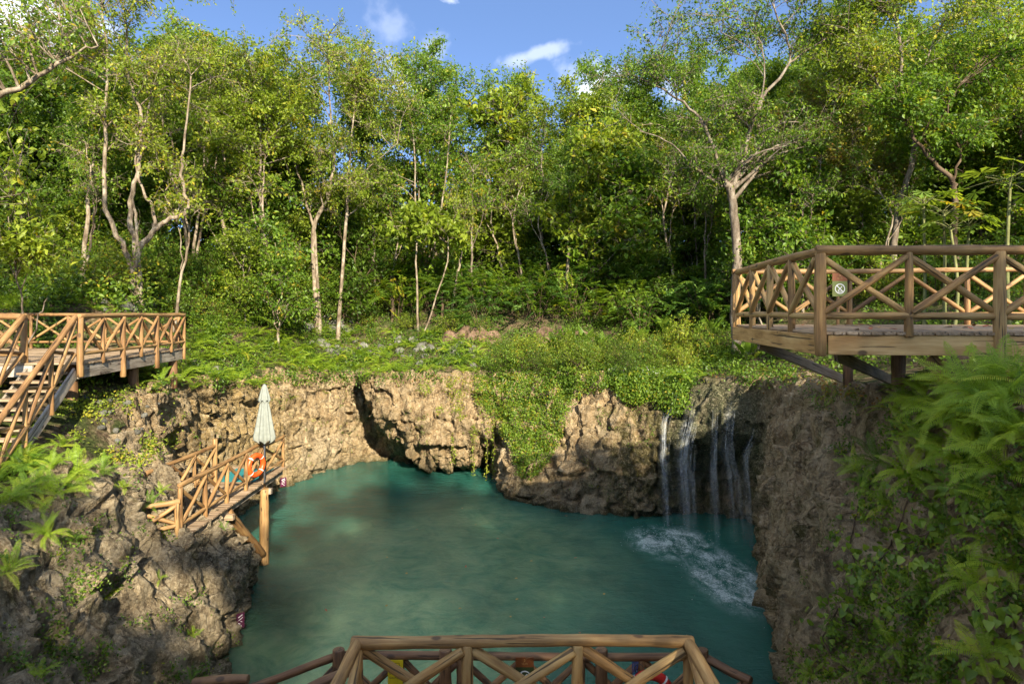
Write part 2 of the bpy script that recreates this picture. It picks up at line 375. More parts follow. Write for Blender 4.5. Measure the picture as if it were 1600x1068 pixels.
# ------------------------------------------------------------------ terrain
A = lambda *c: np.array(c, float)
ST = [  # waterline, lower face, upper face, rim : walked clockwise round the pool from the near left
 (A(-4.2,6.5,ZW), A(-5,6.5,-6.3), A(-5.6,6.8,-5), A(-6.6,7,-3.4)),
 (A(-5.5,10.8,ZW), V(225,1066,10.7), V(150,970,10.3), V(10,850,10)),
 (WL(345,1055), V(300,960,12.6), V(215,850,12.4), V(110,740,12)),
 (WL(385,960), V(365,900,15), V(310,815,15), V(215,745,14.5)),
 (WL(398,912), V(385,860,16.8), V(338,797,16.4), V(205,705,15.5)),
 (A(-7.7,18,ZW), A(-8,18,-6.4), A(-8.5,18,-5.4), A(-9.75,16.9,-2.6)),
 (A(-9.4,18.9,ZW), A(-9.6,18.7,-6), V(262,715,18.2), V(247,611,17.8)),
 (A(-9.9,21.2,ZW), A(-10.1,21.2,-6.2), A(-10.4,21.2,-4.3), V(297,600,20.9)),
 (WL(440,765), V(436,715,26.2), V(425,650,26.4), V(413,592,26.6)),
 (WL(540,727), V(538,690,30.2), V(536,640,30.2), V(535,585,30.2)),
 (WL(598,719), V(595,690,31.5), V(580,640,31.0), V(558,584,30.4)),
 (A(-5.0,30.6,ZW), V(622,705,29.8), V(582,650,28.6), V(563,587,28.4)),
 (A(-3.8,29.5,ZW), V(668,730,28.3), V(650,675,27.6), V(648,588,28)),
 (A(-2.2,29.4,ZW), V(735,722,28.2), V(736,675,27.5), V(736,588,28)),
 (A(-1.0,29.8,ZW), A(-1.0,29.6,-6.1), V(775,680,27.2), V(784,588,27.4)),
 (A(-0.6,27.2,ZW), A(-.55,27.2,-6.2), V(789,680,26.6), V(805,588,27)),
 (WL(790,775), V(795,735,25.3), V(812,665,26), V(830,588,26.6)),
 (WL(880,797), V(884,740,23.6), V(890,670,24.2), V(900,590,25)),
 (WL(1020,807), V(1020,750,22.7), V(1023,670,22.8), V(1035,594,23.3)),
 (WL(1100,803), V(1100,745,22.9), V(1105,668,21.3), V(1114,597,21.9)),
 (WL(1160,814), V(1165,750,22.1), V(1168,668,20.4), V(1180,594,21.2)),
 (WL(1190,838), V(1195,770,20.2), V(1197,680,19.8), V(1204,598,19.8)),
 (WL(1187,900), V(1195,820,17.7), V(1203,720,17.9), V(1238,604,18.0)),
 (WL(1200,970), V(1212,890,15.0), V(1245,760,14.8), V(1292,608,15.2)),
 (WL(1208,1060), V(1244,960,12.4), V(1312,800,11.8), V(1372,618,11.6)),
 (A(4.7,9.5,ZW), A(5.1,9.5,-6.1), V(1430,850,8.8), V(1478,616,8.3)),
 (A(4.2,6,ZW), A(4.7,6,-6), A(5.1,6.0,-3.7), A(5.6,6.2,-1.15)),
 (A(2.5,3.5,ZW), A(2.6,3.2,-6), A(2.8,3,-4.6), A(3.2,2.4,-2.6)),
 (A(-2.5,3.5,ZW), A(-2.6,3.2,-6), A(-2.8,3,-4.6), A(-3.2,2.4,-2.6)),
]
nS = len(ST)
def hermite(P, t, closed, tens=.42):
    """P (n,...) control points, t in [0,n) or [0,n-1]"""
    n = len(P); i = np.floor(t).astype(int)
    if closed: g = lambda k: P[k % n]
    else:
        i = np.minimum(i, n - 2); g = lambda k: P[np.clip(k, 0, n - 1)]
    f = (t - i).reshape(-1, *([1] * (P.ndim - 1)))
    p0, p1, p2, p3 = g(i - 1), g(i), g(i + 1), g(i + 2)
    m1, m2 = (p2 - p0) * tens, (p3 - p1) * tens
    f2, f3 = f * f, f ** 3
    return (2*f3 - 3*f2 + 1) * p1 + (f3 - 2*f2 + f) * m1 + (-2*f3 + 3*f2) * p2 + (f3 - f2) * m2

# height of the land round the pool: thin-plate spline through known spots
gp = [tuple(s[3]) for s in ST]
gp += [tuple(V(*q)) for q in [
 (130,620,15.5),(60,600,20),(160,590,19),(235,583,19.8),(205,466,24),(60,470,25),(0,455,30),(300,560,25),(300,520,27),(330,470,29),(420,570,27.8),(420,520,30),(400,460,32),
 (560,562,32.2),(560,525,34),(600,470,37.5),(700,562,29.8),(700,530,31.8),(700,500,33.6),(700,465,37),(820,562,28.6),(830,535,31.2),(850,500,32),(850,460,37),(950,560,26.8),(960,530,29),(980,490,32),(1000,455,36),
 (1080,575,24.6),(1080,540,27),(1100,480,31),(1150,575,23),(1150,545,25),(1180,450,30),(1220,585,21.5),(1280,575,18),(1300,520,22),(1330,470,25),(1400,455,28),(1500,440,28),(1600,430,27),
 (600,425,44),(800,420,46),(1000,420,44),(300,430,38),(100,430,38),(600,400,56),(900,400,56),(1300,420,40),(1550,400,40)]]
gp += [(8.4,14,-1.5),(8.2,11.8,-1.25),(8,9.6,-1.05),(8,7.5,-1.0),(6.6,8.6,-1.02),(6.8,10.2,-1.15),(6.8,6.8,-1.0),(10,10,-1.1),(12,12,-1.0),(10,15.5,-1.3),(9.0,17.8,-1.8),(9,5,-1.2),(8,2,-1.6),(14,5,-1.5),(13,18,-.6),(20,12,0),(25,20,1.5),(20,0,-1),
 (-9.4,10.5,-3.2),(-10.5,12.5,-2.5),(-11,15,-2.0),(-10.4,15.4,-2.1),(-10.4,16.7,-2.05),(-12.5,12,-2.0),(-10,7,-2.9),(-11,19,-2.2),(-12,17,-2.1),(-15,15,-1.2),(-16,22,-.2),(-20,12,-.5),(-25,20,.6),(-20,3,-1),(-8,3,-2.3),
 (0,0,-2.4),(4,-2,-2.2),(-4,-2,-2.2),(0,-12,-1.6),(15,-14,-1),(-15,-14,-1),(0,-40,0),(40,-30,0),(-40,-30,0),
 (-50,30,3),(50,30,3.5),(-50,60,6),(50,60,6),(0,80,8),(-60,95,9),(60,95,9),(0,70,7),(-25,55,4.5),(25,55,5)]
gp = np.array(gp, float)
def _tps(r2): return np.where(r2 > 1e-9, .5 * r2 * np.log(r2 + 1e-12), 0)
_n = len(gp)
_K = _tps(((gp[:, None, :2] - gp[None, :, :2]) ** 2).sum(-1)) + np.eye(_n) * .01
_P = np.c_[np.ones(_n), gp[:, :2]]
_w = np.linalg.solve(np.block([[_K, _P], [_P.T, np.zeros((3, 3))]]), np.r_[gp[:, 2], 0, 0, 0])
def gz(x, y, rough=True):
    x = np.atleast_1d(np.asarray(x, float)); y = np.atleast_1d(np.asarray(y, float)); out = np.empty(len(x))
    for a in range(0, len(x), 20000):
        xx, yy = x[a:a+20000], y[a:a+20000]
        r2 = (xx[:, None] - gp[None, :, 0]) ** 2 + (yy[:, None] - gp[None, :, 1]) ** 2
        out[a:a+20000] = _tps(r2) @ _w[:_n] + _w[_n] + _w[_n+1] * xx + _w[_n+2] * yy
    if rough:
        q = np.c_[x, y, 0 * x]
        out = out + .13 * fbm(q * .8, 3) + .22 * np.clip((y - 27) / 2, 0, 1) * fbm(q * np.array([.45, .7, 1]) + 4, 2) + .05 * fbm(q * 3.1 + 9, 3)
    return out
def gz1(x, y): return float(gz([x], [y])[0])

# rim polygon and the side away from the pool
ctr = np.array([s[3][:2] for s in ST])
# fine walk round the pool
seg = np.array([max(np.linalg.norm(ST[(i+1) % nS][k] - ST[i][k]) for k in range(4)) for i in range(nS)])
ts = np.concatenate([i + np.arange(0, 1, 1 / max(2, int(seg[i] / (.07 if 0 <= i < 26 else .5)))) for i in range(nS)])
prof = np.array([[s[0], s[1], s[2], s[3]] for s in ST])          # nS,4,3
pu = hermite(prof, ts, True)                                      # nu,4,3
rim = pu[:, 3, :2]
tan = np.roll(rim, -1, 0) - np.roll(rim, 1, 0); tan /= np.linalg.norm(tan, axis=1)[:, None] + 1e-9
k = np.exp(-np.linspace(-2, 2, 41) ** 2); k /= k.sum()
for c in (0, 1):
    tan[:, c] = np.convolve(np.r_[tan[-20:, c], tan[:, c], tan[:20, c]], k, 'valid')
tan /= np.linalg.norm(tan, axis=1)[:, None] + 1e-9
outw = np.c_[-tan[:, 1], tan[:, 0]]        # left of travel = away from the pool when walking clockwise
Bp = pu[:, 0].copy(); Bp[:, :2] -= outw * .9; Bp[:, 2] = -8.7
R2 = np.c_[pu[:, 3, :2] + outw * .45, 0 * ts]; R2[:, 2] = gz(R2[:, 0], R2[:, 1]) + .03
R3 = np.c_[pu[:, 3, :2] + outw * 1.0, 0 * ts]; R3[:, 2] = gz(R3[:, 0], R3[:, 1]) - .45
full = np.stack([Bp, pu[:, 0], pu[:, 1], pu[:, 2], pu[:, 3], R2, R3], 0)
vv = np.concatenate([np.linspace(0, 1, 8, endpoint=False), 1 + np.linspace(0, 1, 22, endpoint=False), 2 + np.linspace(0, 1, 24, endpoint=False), 3 + np.linspace(0, 1, 26, endpoint=False), 4 + np.linspace(0, 1, 9, endpoint=False), np.linspace(5, 6, 7)])
G = hermite(full, vv, False, .40)                                 # nv,nu,3
nv, nu = G.shape[:2]
du = np.roll(G, -1, 1) - np.roll(G, 1, 1); dv = np.gradient(G, axis=0)
NR = np.cross(dv, du); NR /= np.linalg.norm(NR, axis=2)[..., None] + 1e-9
toC = np.array([0, 17, -5.]) - G
NR *= np.sign((NR[20:60] * toC[20:60]).sum(2).mean() )
p = G.reshape(-1, 3)
f1 = fbm(p * .42, 3); f2 = fbm(p * np.array([1.3, 1.3, .9]), 3, True); fl = fbm(p * np.array([2.6, 2.6, .55]) + 5, 3); tb = fbm(p * 2.7 + 11, 5, True)
wx = p + .35 * np.c_[pn(p * 1.1), pn(p * 1.1 + 30), pn(p * 1.1 + 60)]
b1_, s1_, id1 = worley(wx * np.array([1.15, 1.15, .85])); blk = (_g[id1] * ((wx * np.array([1.15, 1.15, .85])) % 1 - .5)).sum(1)
b2_, s2_, id2 = worley(wx * np.array([3.3, 3.3, 2.4]))
fi = fbm(p * 7.5, 3, True); fi2 = fbm(p * 17., 2)
dg = p @ np.array([[.8, -.3, .5], [.2, .9, .1], [-.55, .1, .83]]); st_r = fbm(dg * np.array([4.2, 4.2, 1.1]) + 3, 4, True)
disp = .14 * st_r + .38 * f1 + .28 * f2 + .15 * fl + .46 * blk + .20 * tb - .09 * np.exp(-((s1_ - b1_) / .05) ** 2) + .05 * ((id2 % 7) / 7. - .5) + .11 * fi + .05 * fi2
disp = (disp - np.median(disp) - .06).reshape(nv, nu)
wv = np.interp(vv, [0, .5, 1, 3.6, 4.2, 5, 6], [.6, .8, .85, 1., .75, .25, .0])
soft = 1 - .72 * np.exp(-(((G[..., 0] - 6.8) / 2) ** 2 + ((G[..., 1] - 20.3) / 2.5) ** 2 + ((G[..., 2] + 2.6) / 1.6) ** 2))
G = G + NR * (disp * wv[:, None] * soft)[..., None]
idx = np.arange(nv * nu).reshape(nv, nu)
q = np.stack([idx[:-1], np.roll(idx, -1, 1)[:-1], np.roll(idx, -1, 1)[1:], idx[1:]], -1).reshape(-1, 4)
cliff_me = mesh_from('cliff', G.reshape(-1, 3), q, M['rock'], False)
cliff = link('cliff', cliff_me, kind='structure')
cliff['label'] = 'limestone cliff ringing the turquoise pool'

# land sheet with the pool cut out
def axis(core, lo, hi):
    a = list(core); s = core[1] - core[0]; x = core[-1]; d = s
    while x < hi: d *= 1.13; x += d; a.append(x)
    x = core[0]; d = s; pre = []
    while x > lo: d *= 1.13; x -= d; pre.append(x)
    return np.array(pre[::-1] + a)
gx = axis(np.arange(-17, 17, .16), -150, 150); gy = axis(np.arange(4, 38, .16), -70, 190)
XX, YY = np.meshgrid(gx, gy); ZZ = gz(XX.ravel(), YY.ravel()).reshape(XX.shape)
far = np.clip((np.hypot(XX, YY - 20) - 80) / 60, 0, 1); ZZ = ZZ * (1 - far) + 7 * far
poly = rim + outw * .34
def inside(px_, py_, poly):
    r = np.zeros(len(px_), bool); n = len(poly); st = poly[::4]; m = len(st)
    for i in range(m):
        x1, y1 = st[i]; x2, y2 = st[(i + 1) % m]
        c = ((y1 > py_) != (y2 > py_)) & (px_ < (x2 - x1) * (py_ - y1) / (y2 - y1 + 1e-12) + x1)
        r ^= c
    return r
ins = np.zeros(XX.size, bool); cand = (np.abs(XX.ravel()) < 14) & (YY.ravel() > 0) & (YY.ravel() < 34)
ins[cand] = inside(XX.ravel()[cand], YY.ravel()[cand], poly)
gi = np.arange(XX.size).reshape(XX.shape)
gq = np.stack([gi[:-1, :-1], gi[:-1, 1:], gi[1:, 1:], gi[1:, :-1]], -1).reshape(-1, 4)
gq = gq[~ins[gq].all(1)]
gv = np.c_[XX.ravel(), YY.ravel(), ZZ.ravel()]
used = np.unique(gq); remap = np.full(len(gv), -1); remap[used] = np.arange(len(used))
gv = gv[used]; gq = remap[gq]
ground = link('ground', mesh_from('ground', gv, gq, M['ground'], True), kind='structure')
# a bank of reddish earth and the clearing below
tri = np.concatenate([np.c_[q[:, 0], q[:, 1], q[:, 2]], np.c_[q[:, 0], q[:, 2], q[:, 3]]])
gtri = np.concatenate([np.c_[gq[:, 0], gq[:, 1], gq[:, 2]], np.c_[gq[:, 0], gq[:, 2], gq[:, 3]]]) + nv * nu
TV = np.concatenate([G.reshape(-1, 3), gv])
bvh = BVHTree.FromPolygons(TV.tolist(), np.concatenate([tri, gtri]).tolist())
def hit(px, py, ymax=200):
    d = Vector(((px - 800) / F, 1.0, (HZ - py) / F)).normalized()
    h = bvh.ray_cast(Vector((0, 0, 0)), d, ymax)
    if h[0] is None: return None, None
    n = h[1]
    if n.dot(d) > 0: n = -n
    return np.array(h[0]), np.array(n)
def drop(x, y):
    h = bvh.ray_cast(Vector((x, y, 30)), Vector((0, 0, -1)), 100)
    return (np.array(h[0]), np.array(h[1])) if h[0] is not None else (np.array([x, y, gz1(x, y)]), np.array([0, 0, 1.]))

# pool bed and water
bx = np.linspace(-16, 14, 90); by = np.linspace(-2, 38, 120); BX, BY = np.meshgrid(bx, by)
bq = np.c_[BX.ravel(), BY.ravel(), 0 * BX.ravel()]
bz = -8.9 + .3 * fbm(bq * .5, 4) + .9 * np.exp(-(((BX.ravel() + 4.6) / 1.6) ** 2 + ((BY.ravel() - 13) / 3.5) ** 2))
bi = np.arange(BX.size).reshape(BX.shape)
bed = link('pool_bed', mesh_from('pool_bed', np.c_[BX.ravel(), BY.ravel(), bz], np.stack([bi[:-1, :-1], bi[:-1, 1:], bi[1:, 1:], bi[1:, :-1]], -1).reshape(-1, 4), M['rock'], True), kind='structure')
def water_mat():
    m, nt = newmat('pool_water'); s = N(nt); v = s.pos()
    n1 = s.noise(s.mapped(v, (1, .6, 1)), .32, 4, .5, .6)
    deep = s.ramp(n1, [(.35, (.012, .078, .060)), (.6, (.030, .135, .098))])
    shal = s.ramp(s.noise(v, 1.1, 7, .65, .8), [(.35, (.12, .27, .15)), (.62, (.30, .43, .22))])
    b = s.math('MAXIMUM', s.ball(v, (-3.4, 12.5, ZW), (4.2, 6.5, 9)), s.math('MULTIPLY', s.ball(v, (-1.5, 19, ZW), (5.5, 6.5, 9)), .55))
    b = s.math('MULTIPLY', b, s.math('MULTIPLY_ADD', n1, 1.0, .42))
    col = s.mix(b, deep, shal)
    # churned patch below the fall
    fm = s.math('MAXIMUM', s.ball(v, (5.05, 20.2, ZW), (1.5, 1.7, 9)), s.ball(v, (5.9, 17.6, ZW), (1.15, 2.6, 9)))
    fn = s.noise(s.mapped(v, (1, .55, 1)), 2.3, 9, .74, .4); fs = s.noise(v, 17, 4, .8)
    fo = s.math('MULTIPLY', s.math('MULTIPLY', fm, s.ramp(fn, [(.42, .0), (.60, 1.)])), s.ramp(fs, [(.36, .25), (.60, 1.)]))
    fo = s.math('MINIMUM', fo, .78)
    col = s.mix(fo, col, (.62, .70, .68))
    w1 = s.noise(s.mapped(v, (1.1, 1.9, 1), rot=(0, 0, .5)), 1.5, 5, .6, .6); w2 = s.noise(s.mapped(v, (1, 1.6, 1), rot=(0, 0, -.35)), 7.5, 5, .7, 1.)
    nrm = s.bump(s.math('ADD', s.math('MULTIPLY', w1, 1.1), s.math('MULTIPLY', w2, .5)), .55, .08)
    nrm = s.bump(s.math('MULTIPLY', fm, fs), .5, .05, nrm)
    p_ = s.princ(col, s.math('MULTIPLY_ADD', fo, .5, .03), nrm, .55, IOR=1.33, Subsurface_Weight=.9, Subsurface_Scale=1.6); p_.node.inputs['Subsurface Radius'].default_value = (.5, 1., .9)
    tr = s.n('ShaderNodeBsdfTransparent'); tr.inputs['Color'].default_value = (.35, .75, .62, 1)
    mx = s.n('ShaderNodeMixShader')
    s.l(s.math('MULTIPLY', s.math('MAXIMUM', s.ball(v, (-6.2, 13.6, ZW), (2.4, 4.4, 9)), .15), .6), mx.inputs[0])
    s.l(p_, mx.inputs[1]); s.l(tr.outputs[0], mx.inputs[2]); s.out(mx.outputs[0]); return m
wv_ = [(-16, -2, ZW), (14, -2, ZW), (14, 38, ZW), (-16, 38, ZW)]
water = link('water', mesh_from('water', wv_, [(0, 1, 2, 3)], water_mat()), kind='structure')

# ------------------------------------------------------------------ leaves, tubes, trees
def unit(a): return a / (np.linalg.norm(a, axis=-1, keepdims=True) + 1e-9)
class Leaves:
    def __init__(s): s.b = []; s.a = []; s.n = []; s.L = []; s.W = []; s.t = []
    def add(s, b, a, n, L, Wd, t):
        k = len(b); s.b.append(b); s.a.append(unit(a)); s.n.append(n)
        s.L.append(np.broadcast_to(L, k)); s.W.append(np.broadcast_to(Wd, k)); s.t.append(np.broadcast_to(t, k))
    def mesh(s, name, mat, shape='rhomb'):
        b, a, n = np.concatenate(s.b), np.concatenate(s.a), np.concatenate(s.n)
        L, Wd, t = np.concatenate(s.L), np.concatenate(s.W), np.concatenate(s.t)
        sd_ = unit(np.cross(a, n)); n = np.cross(sd_, a)
        m = b + a * (L * .42)[:, None]; h = sd_ * (Wd / 2)[:, None]; up = n * (Wd * .16)[:, None]
        vs_ = np.stack([b, m + h + up, b + a * L[:, None] - n * (L * .12)[:, None], m - h + up], 1).reshape(-1, 3)
        i = np.arange(len(b)) * 4
        f = np.stack([np.c_[i, i + 1, i + 2], np.c_[i, i + 2, i + 3]], 1).reshape(-1, 3)
        return mesh_from(name, vs_, f, mat, False, {'tint': np.repeat(t, 4)})
class Tubes:
    def __init__(s): s.v = []; s.f = []; s.k = 0
    def add(s, pts, rad, sides=5, cap=False):
        pts = np.asarray(pts, float); n = len(pts); rad = np.broadcast_to(rad, n)
        tg = np.gradient(pts, axis=0); tg = unit(tg)
        ref = np.array([0, 0, 1.]) if abs(tg[0, 2]) < .9 else np.array([1., 0, 0])
        a = unit(np.cross(tg, ref)); b = np.cross(tg, a)
        th = np.arange(sides) * 2 * math.pi / sides
        ring = pts[:, None] + (a[:, None] * np.cos(th)[None, :, None] + b[:, None] * np.sin(th)[None, :, None]) * rad[:, None, None]
        i = np.arange(n * sides).reshape(n, sides) + s.k
        j = np.roll(i, -1, 1)
        s.f.append(np.stack([i[:-1], j[:-1], j[1:], i[1:]], -1).reshape(-1, 4)); s.v.append(ring.reshape(-1, 3)); s.k += n * sides
    def mesh(s, name, mat): return mesh_from(name, np.concatenate(s.v), np.concatenate(s.f), mat, True)
def curve(pts, n):
    P = np.asarray(pts, float)
    return hermite(P, np.linspace(0, len(P) - 1, n), False, .5)
def rv(r, n=None): return unit(r.normal(size=(3,) if n is None else (n, 3)))

def grow(seed, trunks, crowns, nl=12, nb=6, nt=5, leaves=14, lsz=.17, droop=0., clump=.3, bare=.0, twr=.006, flat=.0, tvar=.22):
    """trunks: [(pts, r0, r1)], crowns: [(centre, radii)]; limbs reach from the trunks into the crowns"""
    r = np.random.default_rng(seed); T = Tubes(); Lf = Leaves(); tips = []
    tr = []
    for pts, r0, r1 in trunks:
        r0, r1 = r0 * .8, r1 * .8
        c = curve(pts, max(6, len(pts) * 4)); c += .03 * r.normal(size=c.shape); c[0] = pts[0]
        rad = np.linspace(r0, r1, len(c)); 
        if r0 > .07: rad[:2] *= (1.35, 1.12)
        T.add(c, rad, 8); tr.append((c, rad))
    for ci, (cc, cr) in enumerate(crowns):
        cc, cr = np.asarray(cc, float), np.asarray(cr, float)
        for _ in range(nl):
            tgt = cc + cr * rv(r) * r.uniform(.35, .95)
            # nearest trunk spot lying below the target
            best = None
            for c, rad in tr:
                k0 = len(c) // 4
                d = np.linalg.norm(c[k0:] - tgt, axis=1) + 1.1 * np.maximum(0, c[k0:, 2] - tgt[2] + .6) + r.uniform(0, .8, len(c) - k0)
                k = d.argmin() + k0
                if best is None or d.min() < best[0]: best = (d.min(), c[k], rad[k])
            s0, rr = best[1], max(.018, best[2] * .55)
            mid = (s0 + tgt) / 2 + rv(r) * .12 * np.linalg.norm(tgt - s0) + np.array([0, 0, .10 * np.linalg.norm((tgt - s0)[:2])])
            lim = curve([s0, mid, tgt], 7); T.add(lim, np.linspace(rr, twr * 2, 7), 5)
            ll = np.linalg.norm(tgt - s0)
            for _ in range(nb):
                k = r.integers(2, 7); s1 = lim[k]; dr = unit(unit(lim[k] - lim[k-1]) * .6 + rv(r) * .9 + np.array([0, 0, .18 - droop]))
                e1 = s1 + dr * min(1.9, max(.6, ll * r.uniform(.28, .5)))
                br = curve([s1, (s1 + e1) / 2 + rv(r) * .1, e1], 5); T.add(br, np.linspace(twr * 2, twr, 5), 3)
                for _ in range(nt):
                    k = r.integers(1, 5); s2 = br[k]; d2 = unit(dr * .5 + rv(r) + np.array([0, 0, .12 - droop])); e2 = s2 + d2 * r.uniform(.25, .6)
                    T.add(np.array([s2, e2]), np.array([twr, twr * .5]), 3)
                    if r.random() < bare: continue
                    n = max(2, int(leaves * r.uniform(.5, 1.5)))
                    f = r.uniform(.2, 1.15, n)[:, None]
                    b = s2 + (e2 - s2) * f + r.normal(size=(n, 3)) * clump * .33 * np.array([1, 1, .8 - flat * .5])
                    ax = unit((e2 - s2)[None] * 1.0 + r.normal(size=(n, 3)) * .8 - np.array([0, 0, .25 + droop]))
                    nm = unit(r.normal(size=(n, 3)) * .65 + np.array([0, 0, 1.]))
                    L = lsz * r.uniform(.6, 1.25, n)
                    Lf.add(b, ax, nm, L, L * .52, np.clip(.45 + tvar * r.normal() + .13 * r.normal(size=n), 0, 1))
                    tips.append(e2)
    return T, Lf
def make_tree(name, label, cat, seed, trunks, crowns, leafm, barkm, loc=(0, 0, 0), group=None, **k):
    T, Lf = grow(seed, trunks, crowns, **k)
    t = thing(name, label, cat, loc, 0, group)
    link('trunk', T.mesh('trunk', M[barkm]), t); link('crown', Lf.mesh('crown', M[leafm]), t)
    return t
HID = []      # prototypes that get their first copy's place later
def proto(kind, seed, leafm, barkm, **k):
    r = np.random.default_rng(seed + 100)
    if kind == 'tall':        # nominal height 12
        lean = r.normal(size=2) * .5
        tr = [([(0, 0, -.4), (.1 + lean[0] * .3, lean[1] * .3, 3), (lean[0] * .7, lean[1] * .7, 6.2), (lean[0], lean[1], 10.2)], .15, .035)]
        if r.random() < .7: tr.append(([(0.05, 0.05, 2.2), (.7, .2, 4.5), (1.3, .2, 7.5), (1.5, -.2, 9.5)], .09, .025))
        cr = [((lean[0], lean[1], 9.9), (1.9, 1.9, 1.9)), ((lean[0] + 1.1, lean[1] + .3, 7.9), (1.9, 1.6, 1.5)), ((lean[0] - 1.2, lean[1] - .2, 7.3), (1.7, 1.7, 1.5))]
        kk = dict(nl=7, nb=6, nt=5, leaves=17, lsz=.155, clump=.34)
    elif kind == 'dense':
        tr = [([(0, 0, -.4), (.1, -.1, 2.5), (-.1, .1, 5.5), (0, 0, 9)], .2, .05)]
        cr = [((0, 0, 9.3), (2.4, 2.4, 2.5)), ((1.2, -.3, 6.8), (2.2, 2.2, 1.9)), ((-1.3, .3, 5.4), (2.2, 2.2, 1.9)), ((.3, 0, 3.6), (2.0, 2.0, 1.4))]
        kk = dict(nl=8, nb=6, nt=6, leaves=18, lsz=.165, clump=.4)
    elif kind == 'multi':
        tr = []
        for i in range(4):
            a = i * 1.6 + r.uniform(0, .6); d = np.array([math.cos(a), math.sin(a)]); s_ = r.uniform(.7, 1.5)
            tr.append(([(.1 * d[0], .1 * d[1], -.3), (.35 * d[0], .35 * d[1], 2.), (.8 * s_ * d[0], .8 * s_ * d[1], 5), (1.3 * s_ * d[0], 1.3 * s_ * d[1], 9)], .10, .025))
        cr = [((0, 0, 9.4), (2.9, 2.9, 2.1)), ((.6, .3, 6.6), (2.7, 2.7, 1.7))]
        kk = dict(nl=12, nb=7, nt=5, leaves=11, lsz=.16)
    elif kind == 'sapling':   # nominal height 5
        tr = [([(0, 0, -.3), (.1, .1, 1.2), (-.1, .1, 2.6), (.05, 0, 4.4)], .045, .012), ([(.05, 0, .3), (.3, .1, 1.5), (.6, -.1, 3.2)], .03, .01)]
        cr = [((0, 0, 4.), (1.15, 1.15, 1.)), ((.5, 0, 2.7), (1.2, 1.2, .9)), ((-.35, 0, 1.7), (1.1, 1.1, .8))]
        kk = dict(nl=6, nb=5, nt=4, leaves=10, lsz=.17, clump=.3, twr=.004)
    elif kind == 'bush':      # nominal height 1.6
        tr = [([(0, 0, -.2), (.15 * math.cos(a), .15 * math.sin(a), .5), (.35 * math.cos(a), .35 * math.sin(a), 1.1)], .018, .006) for a in (0, 1.3, 2.6, 3.9, 5.2)]
        cr = [((0, 0, 1.05), (.85, .85, .55)), ((0, 0, .5), (1.0, 1.0, .4))]
        kk = dict(nl=7, nb=4, nt=4, leaves=9, lsz=.12, clump=.25, twr=.003)
    kk.update(k)
    return grow(seed, tr, cr, **kk)
class Proto:
    def __init__(s, kind, seed, leafm, barkm, **k):
        T, Lf = proto(kind, seed, leafm, barkm, **k); s.t = T.mesh('trunk', M[barkm]); s.c = Lf.mesh('crown', M[leafm])
        s.pn = ('trunk', 'crown') if kind != 'bush' else ('stems', 'foliage')
    def place(s, name, label, cat, loc, rz, sc, group=None, tilt=(0, 0)):
        t = thing(name, label, cat, loc, rz, group); t.scale = (sc, sc, sc) if not hasattr(sc, '__len__') else sc
        t.rotation_euler = (tilt[0], tilt[1], rz)
        link(s.pn[0], s.t, t); link(s.pn[1], s.c, t); return t

# ------------------------------------------------------------------ log and board work
def log(name, p0, p1, r, parent, mat='log', bend=.012, sides=10, seed=None, over=0.):
    p0, p1 = np.asarray(p0, float), np.asarray(p1, float)
    d = p1 - p0; L = np.linalg.norm(d); u = d / L; p0 = p0 - u * over; L += 2 * over
    rr = np.random.default_rng(rnd.randrange(10 ** 6)); n = max(3, int(L / .22) + 1)
    z = np.linspace(0, L, n); ph = rr.uniform(0, 6.28, 2)
    cx = bend * np.sin(z / L * 3.14 + ph[0]) - bend * math.sin(ph[0]) * (1 - z / L) - bend * math.sin(3.14 + ph[0]) * z / L
    cy = bend * np.sin(z / L * 5 + ph[1]) * .6
    rad = r * (1 + .05 * rr.normal(size=n)) * np.linspace(1.05, .96, n)
    th = np.arange(sides) * 2 * math.pi / sides
    lump = 1 + .03 * rr.normal(size=(1, sides))
    v = np.stack([cx[:, None] + rad[:, None] * lump * np.cos(th), cy[:, None] + rad[:, None] * lump * np.sin(th), np.repeat(z[:, None], sides, 1)], -1)
    ch = .012 if r > .03 else .004      # softened ends
    e0 = v[0] * np.array([.88, .88, 1]); e0[:, 2] -= ch; e1 = v[-1] * np.array([.88, .88, 1]); e1[:, :2] = (v[-1][:, :2] - [cx[-1], cy[-1]]) * .88 + [cx[-1], cy[-1]]; e1[:, 2] = L + ch
    rings = np.concatenate([e0[None], v, e1[None]]); m = len(rings)
    V_ = rings.reshape(-1, 3).tolist() + [[cx[0], cy[0], -ch], [cx[-1], cy[-1], L + ch]]
    f = []
    for i in range(m - 1):
        for j in range(sides):
            k = (j + 1) % sides; f.append((i * sides + j, i * sides + k, (i + 1) * sides + k, (i + 1) * sides + j))
    a, b = m * sides, m * sides + 1
    for j in range(sides):
        k = (j + 1) % sides; f.append((a, k, j)); f.append((b, (m - 1) * sides + j, (m - 1) * sides + k))
    me = mesh_from(name, V_, f, M[mat], True)
    sm = np.ones(len(me.polygons), bool); sm[-2 * sides:] = False; me.polygons.foreach_set('use_smooth', sm)
    o = link(name, me, parent, p0 - np.array(parent.location) if parent else p0)
    o.rotation_mode = 'QUATERNION'; o.rotation_quaternion = Vector(u).to_track_quat('Z', 'Y'); return o
_bc = {}
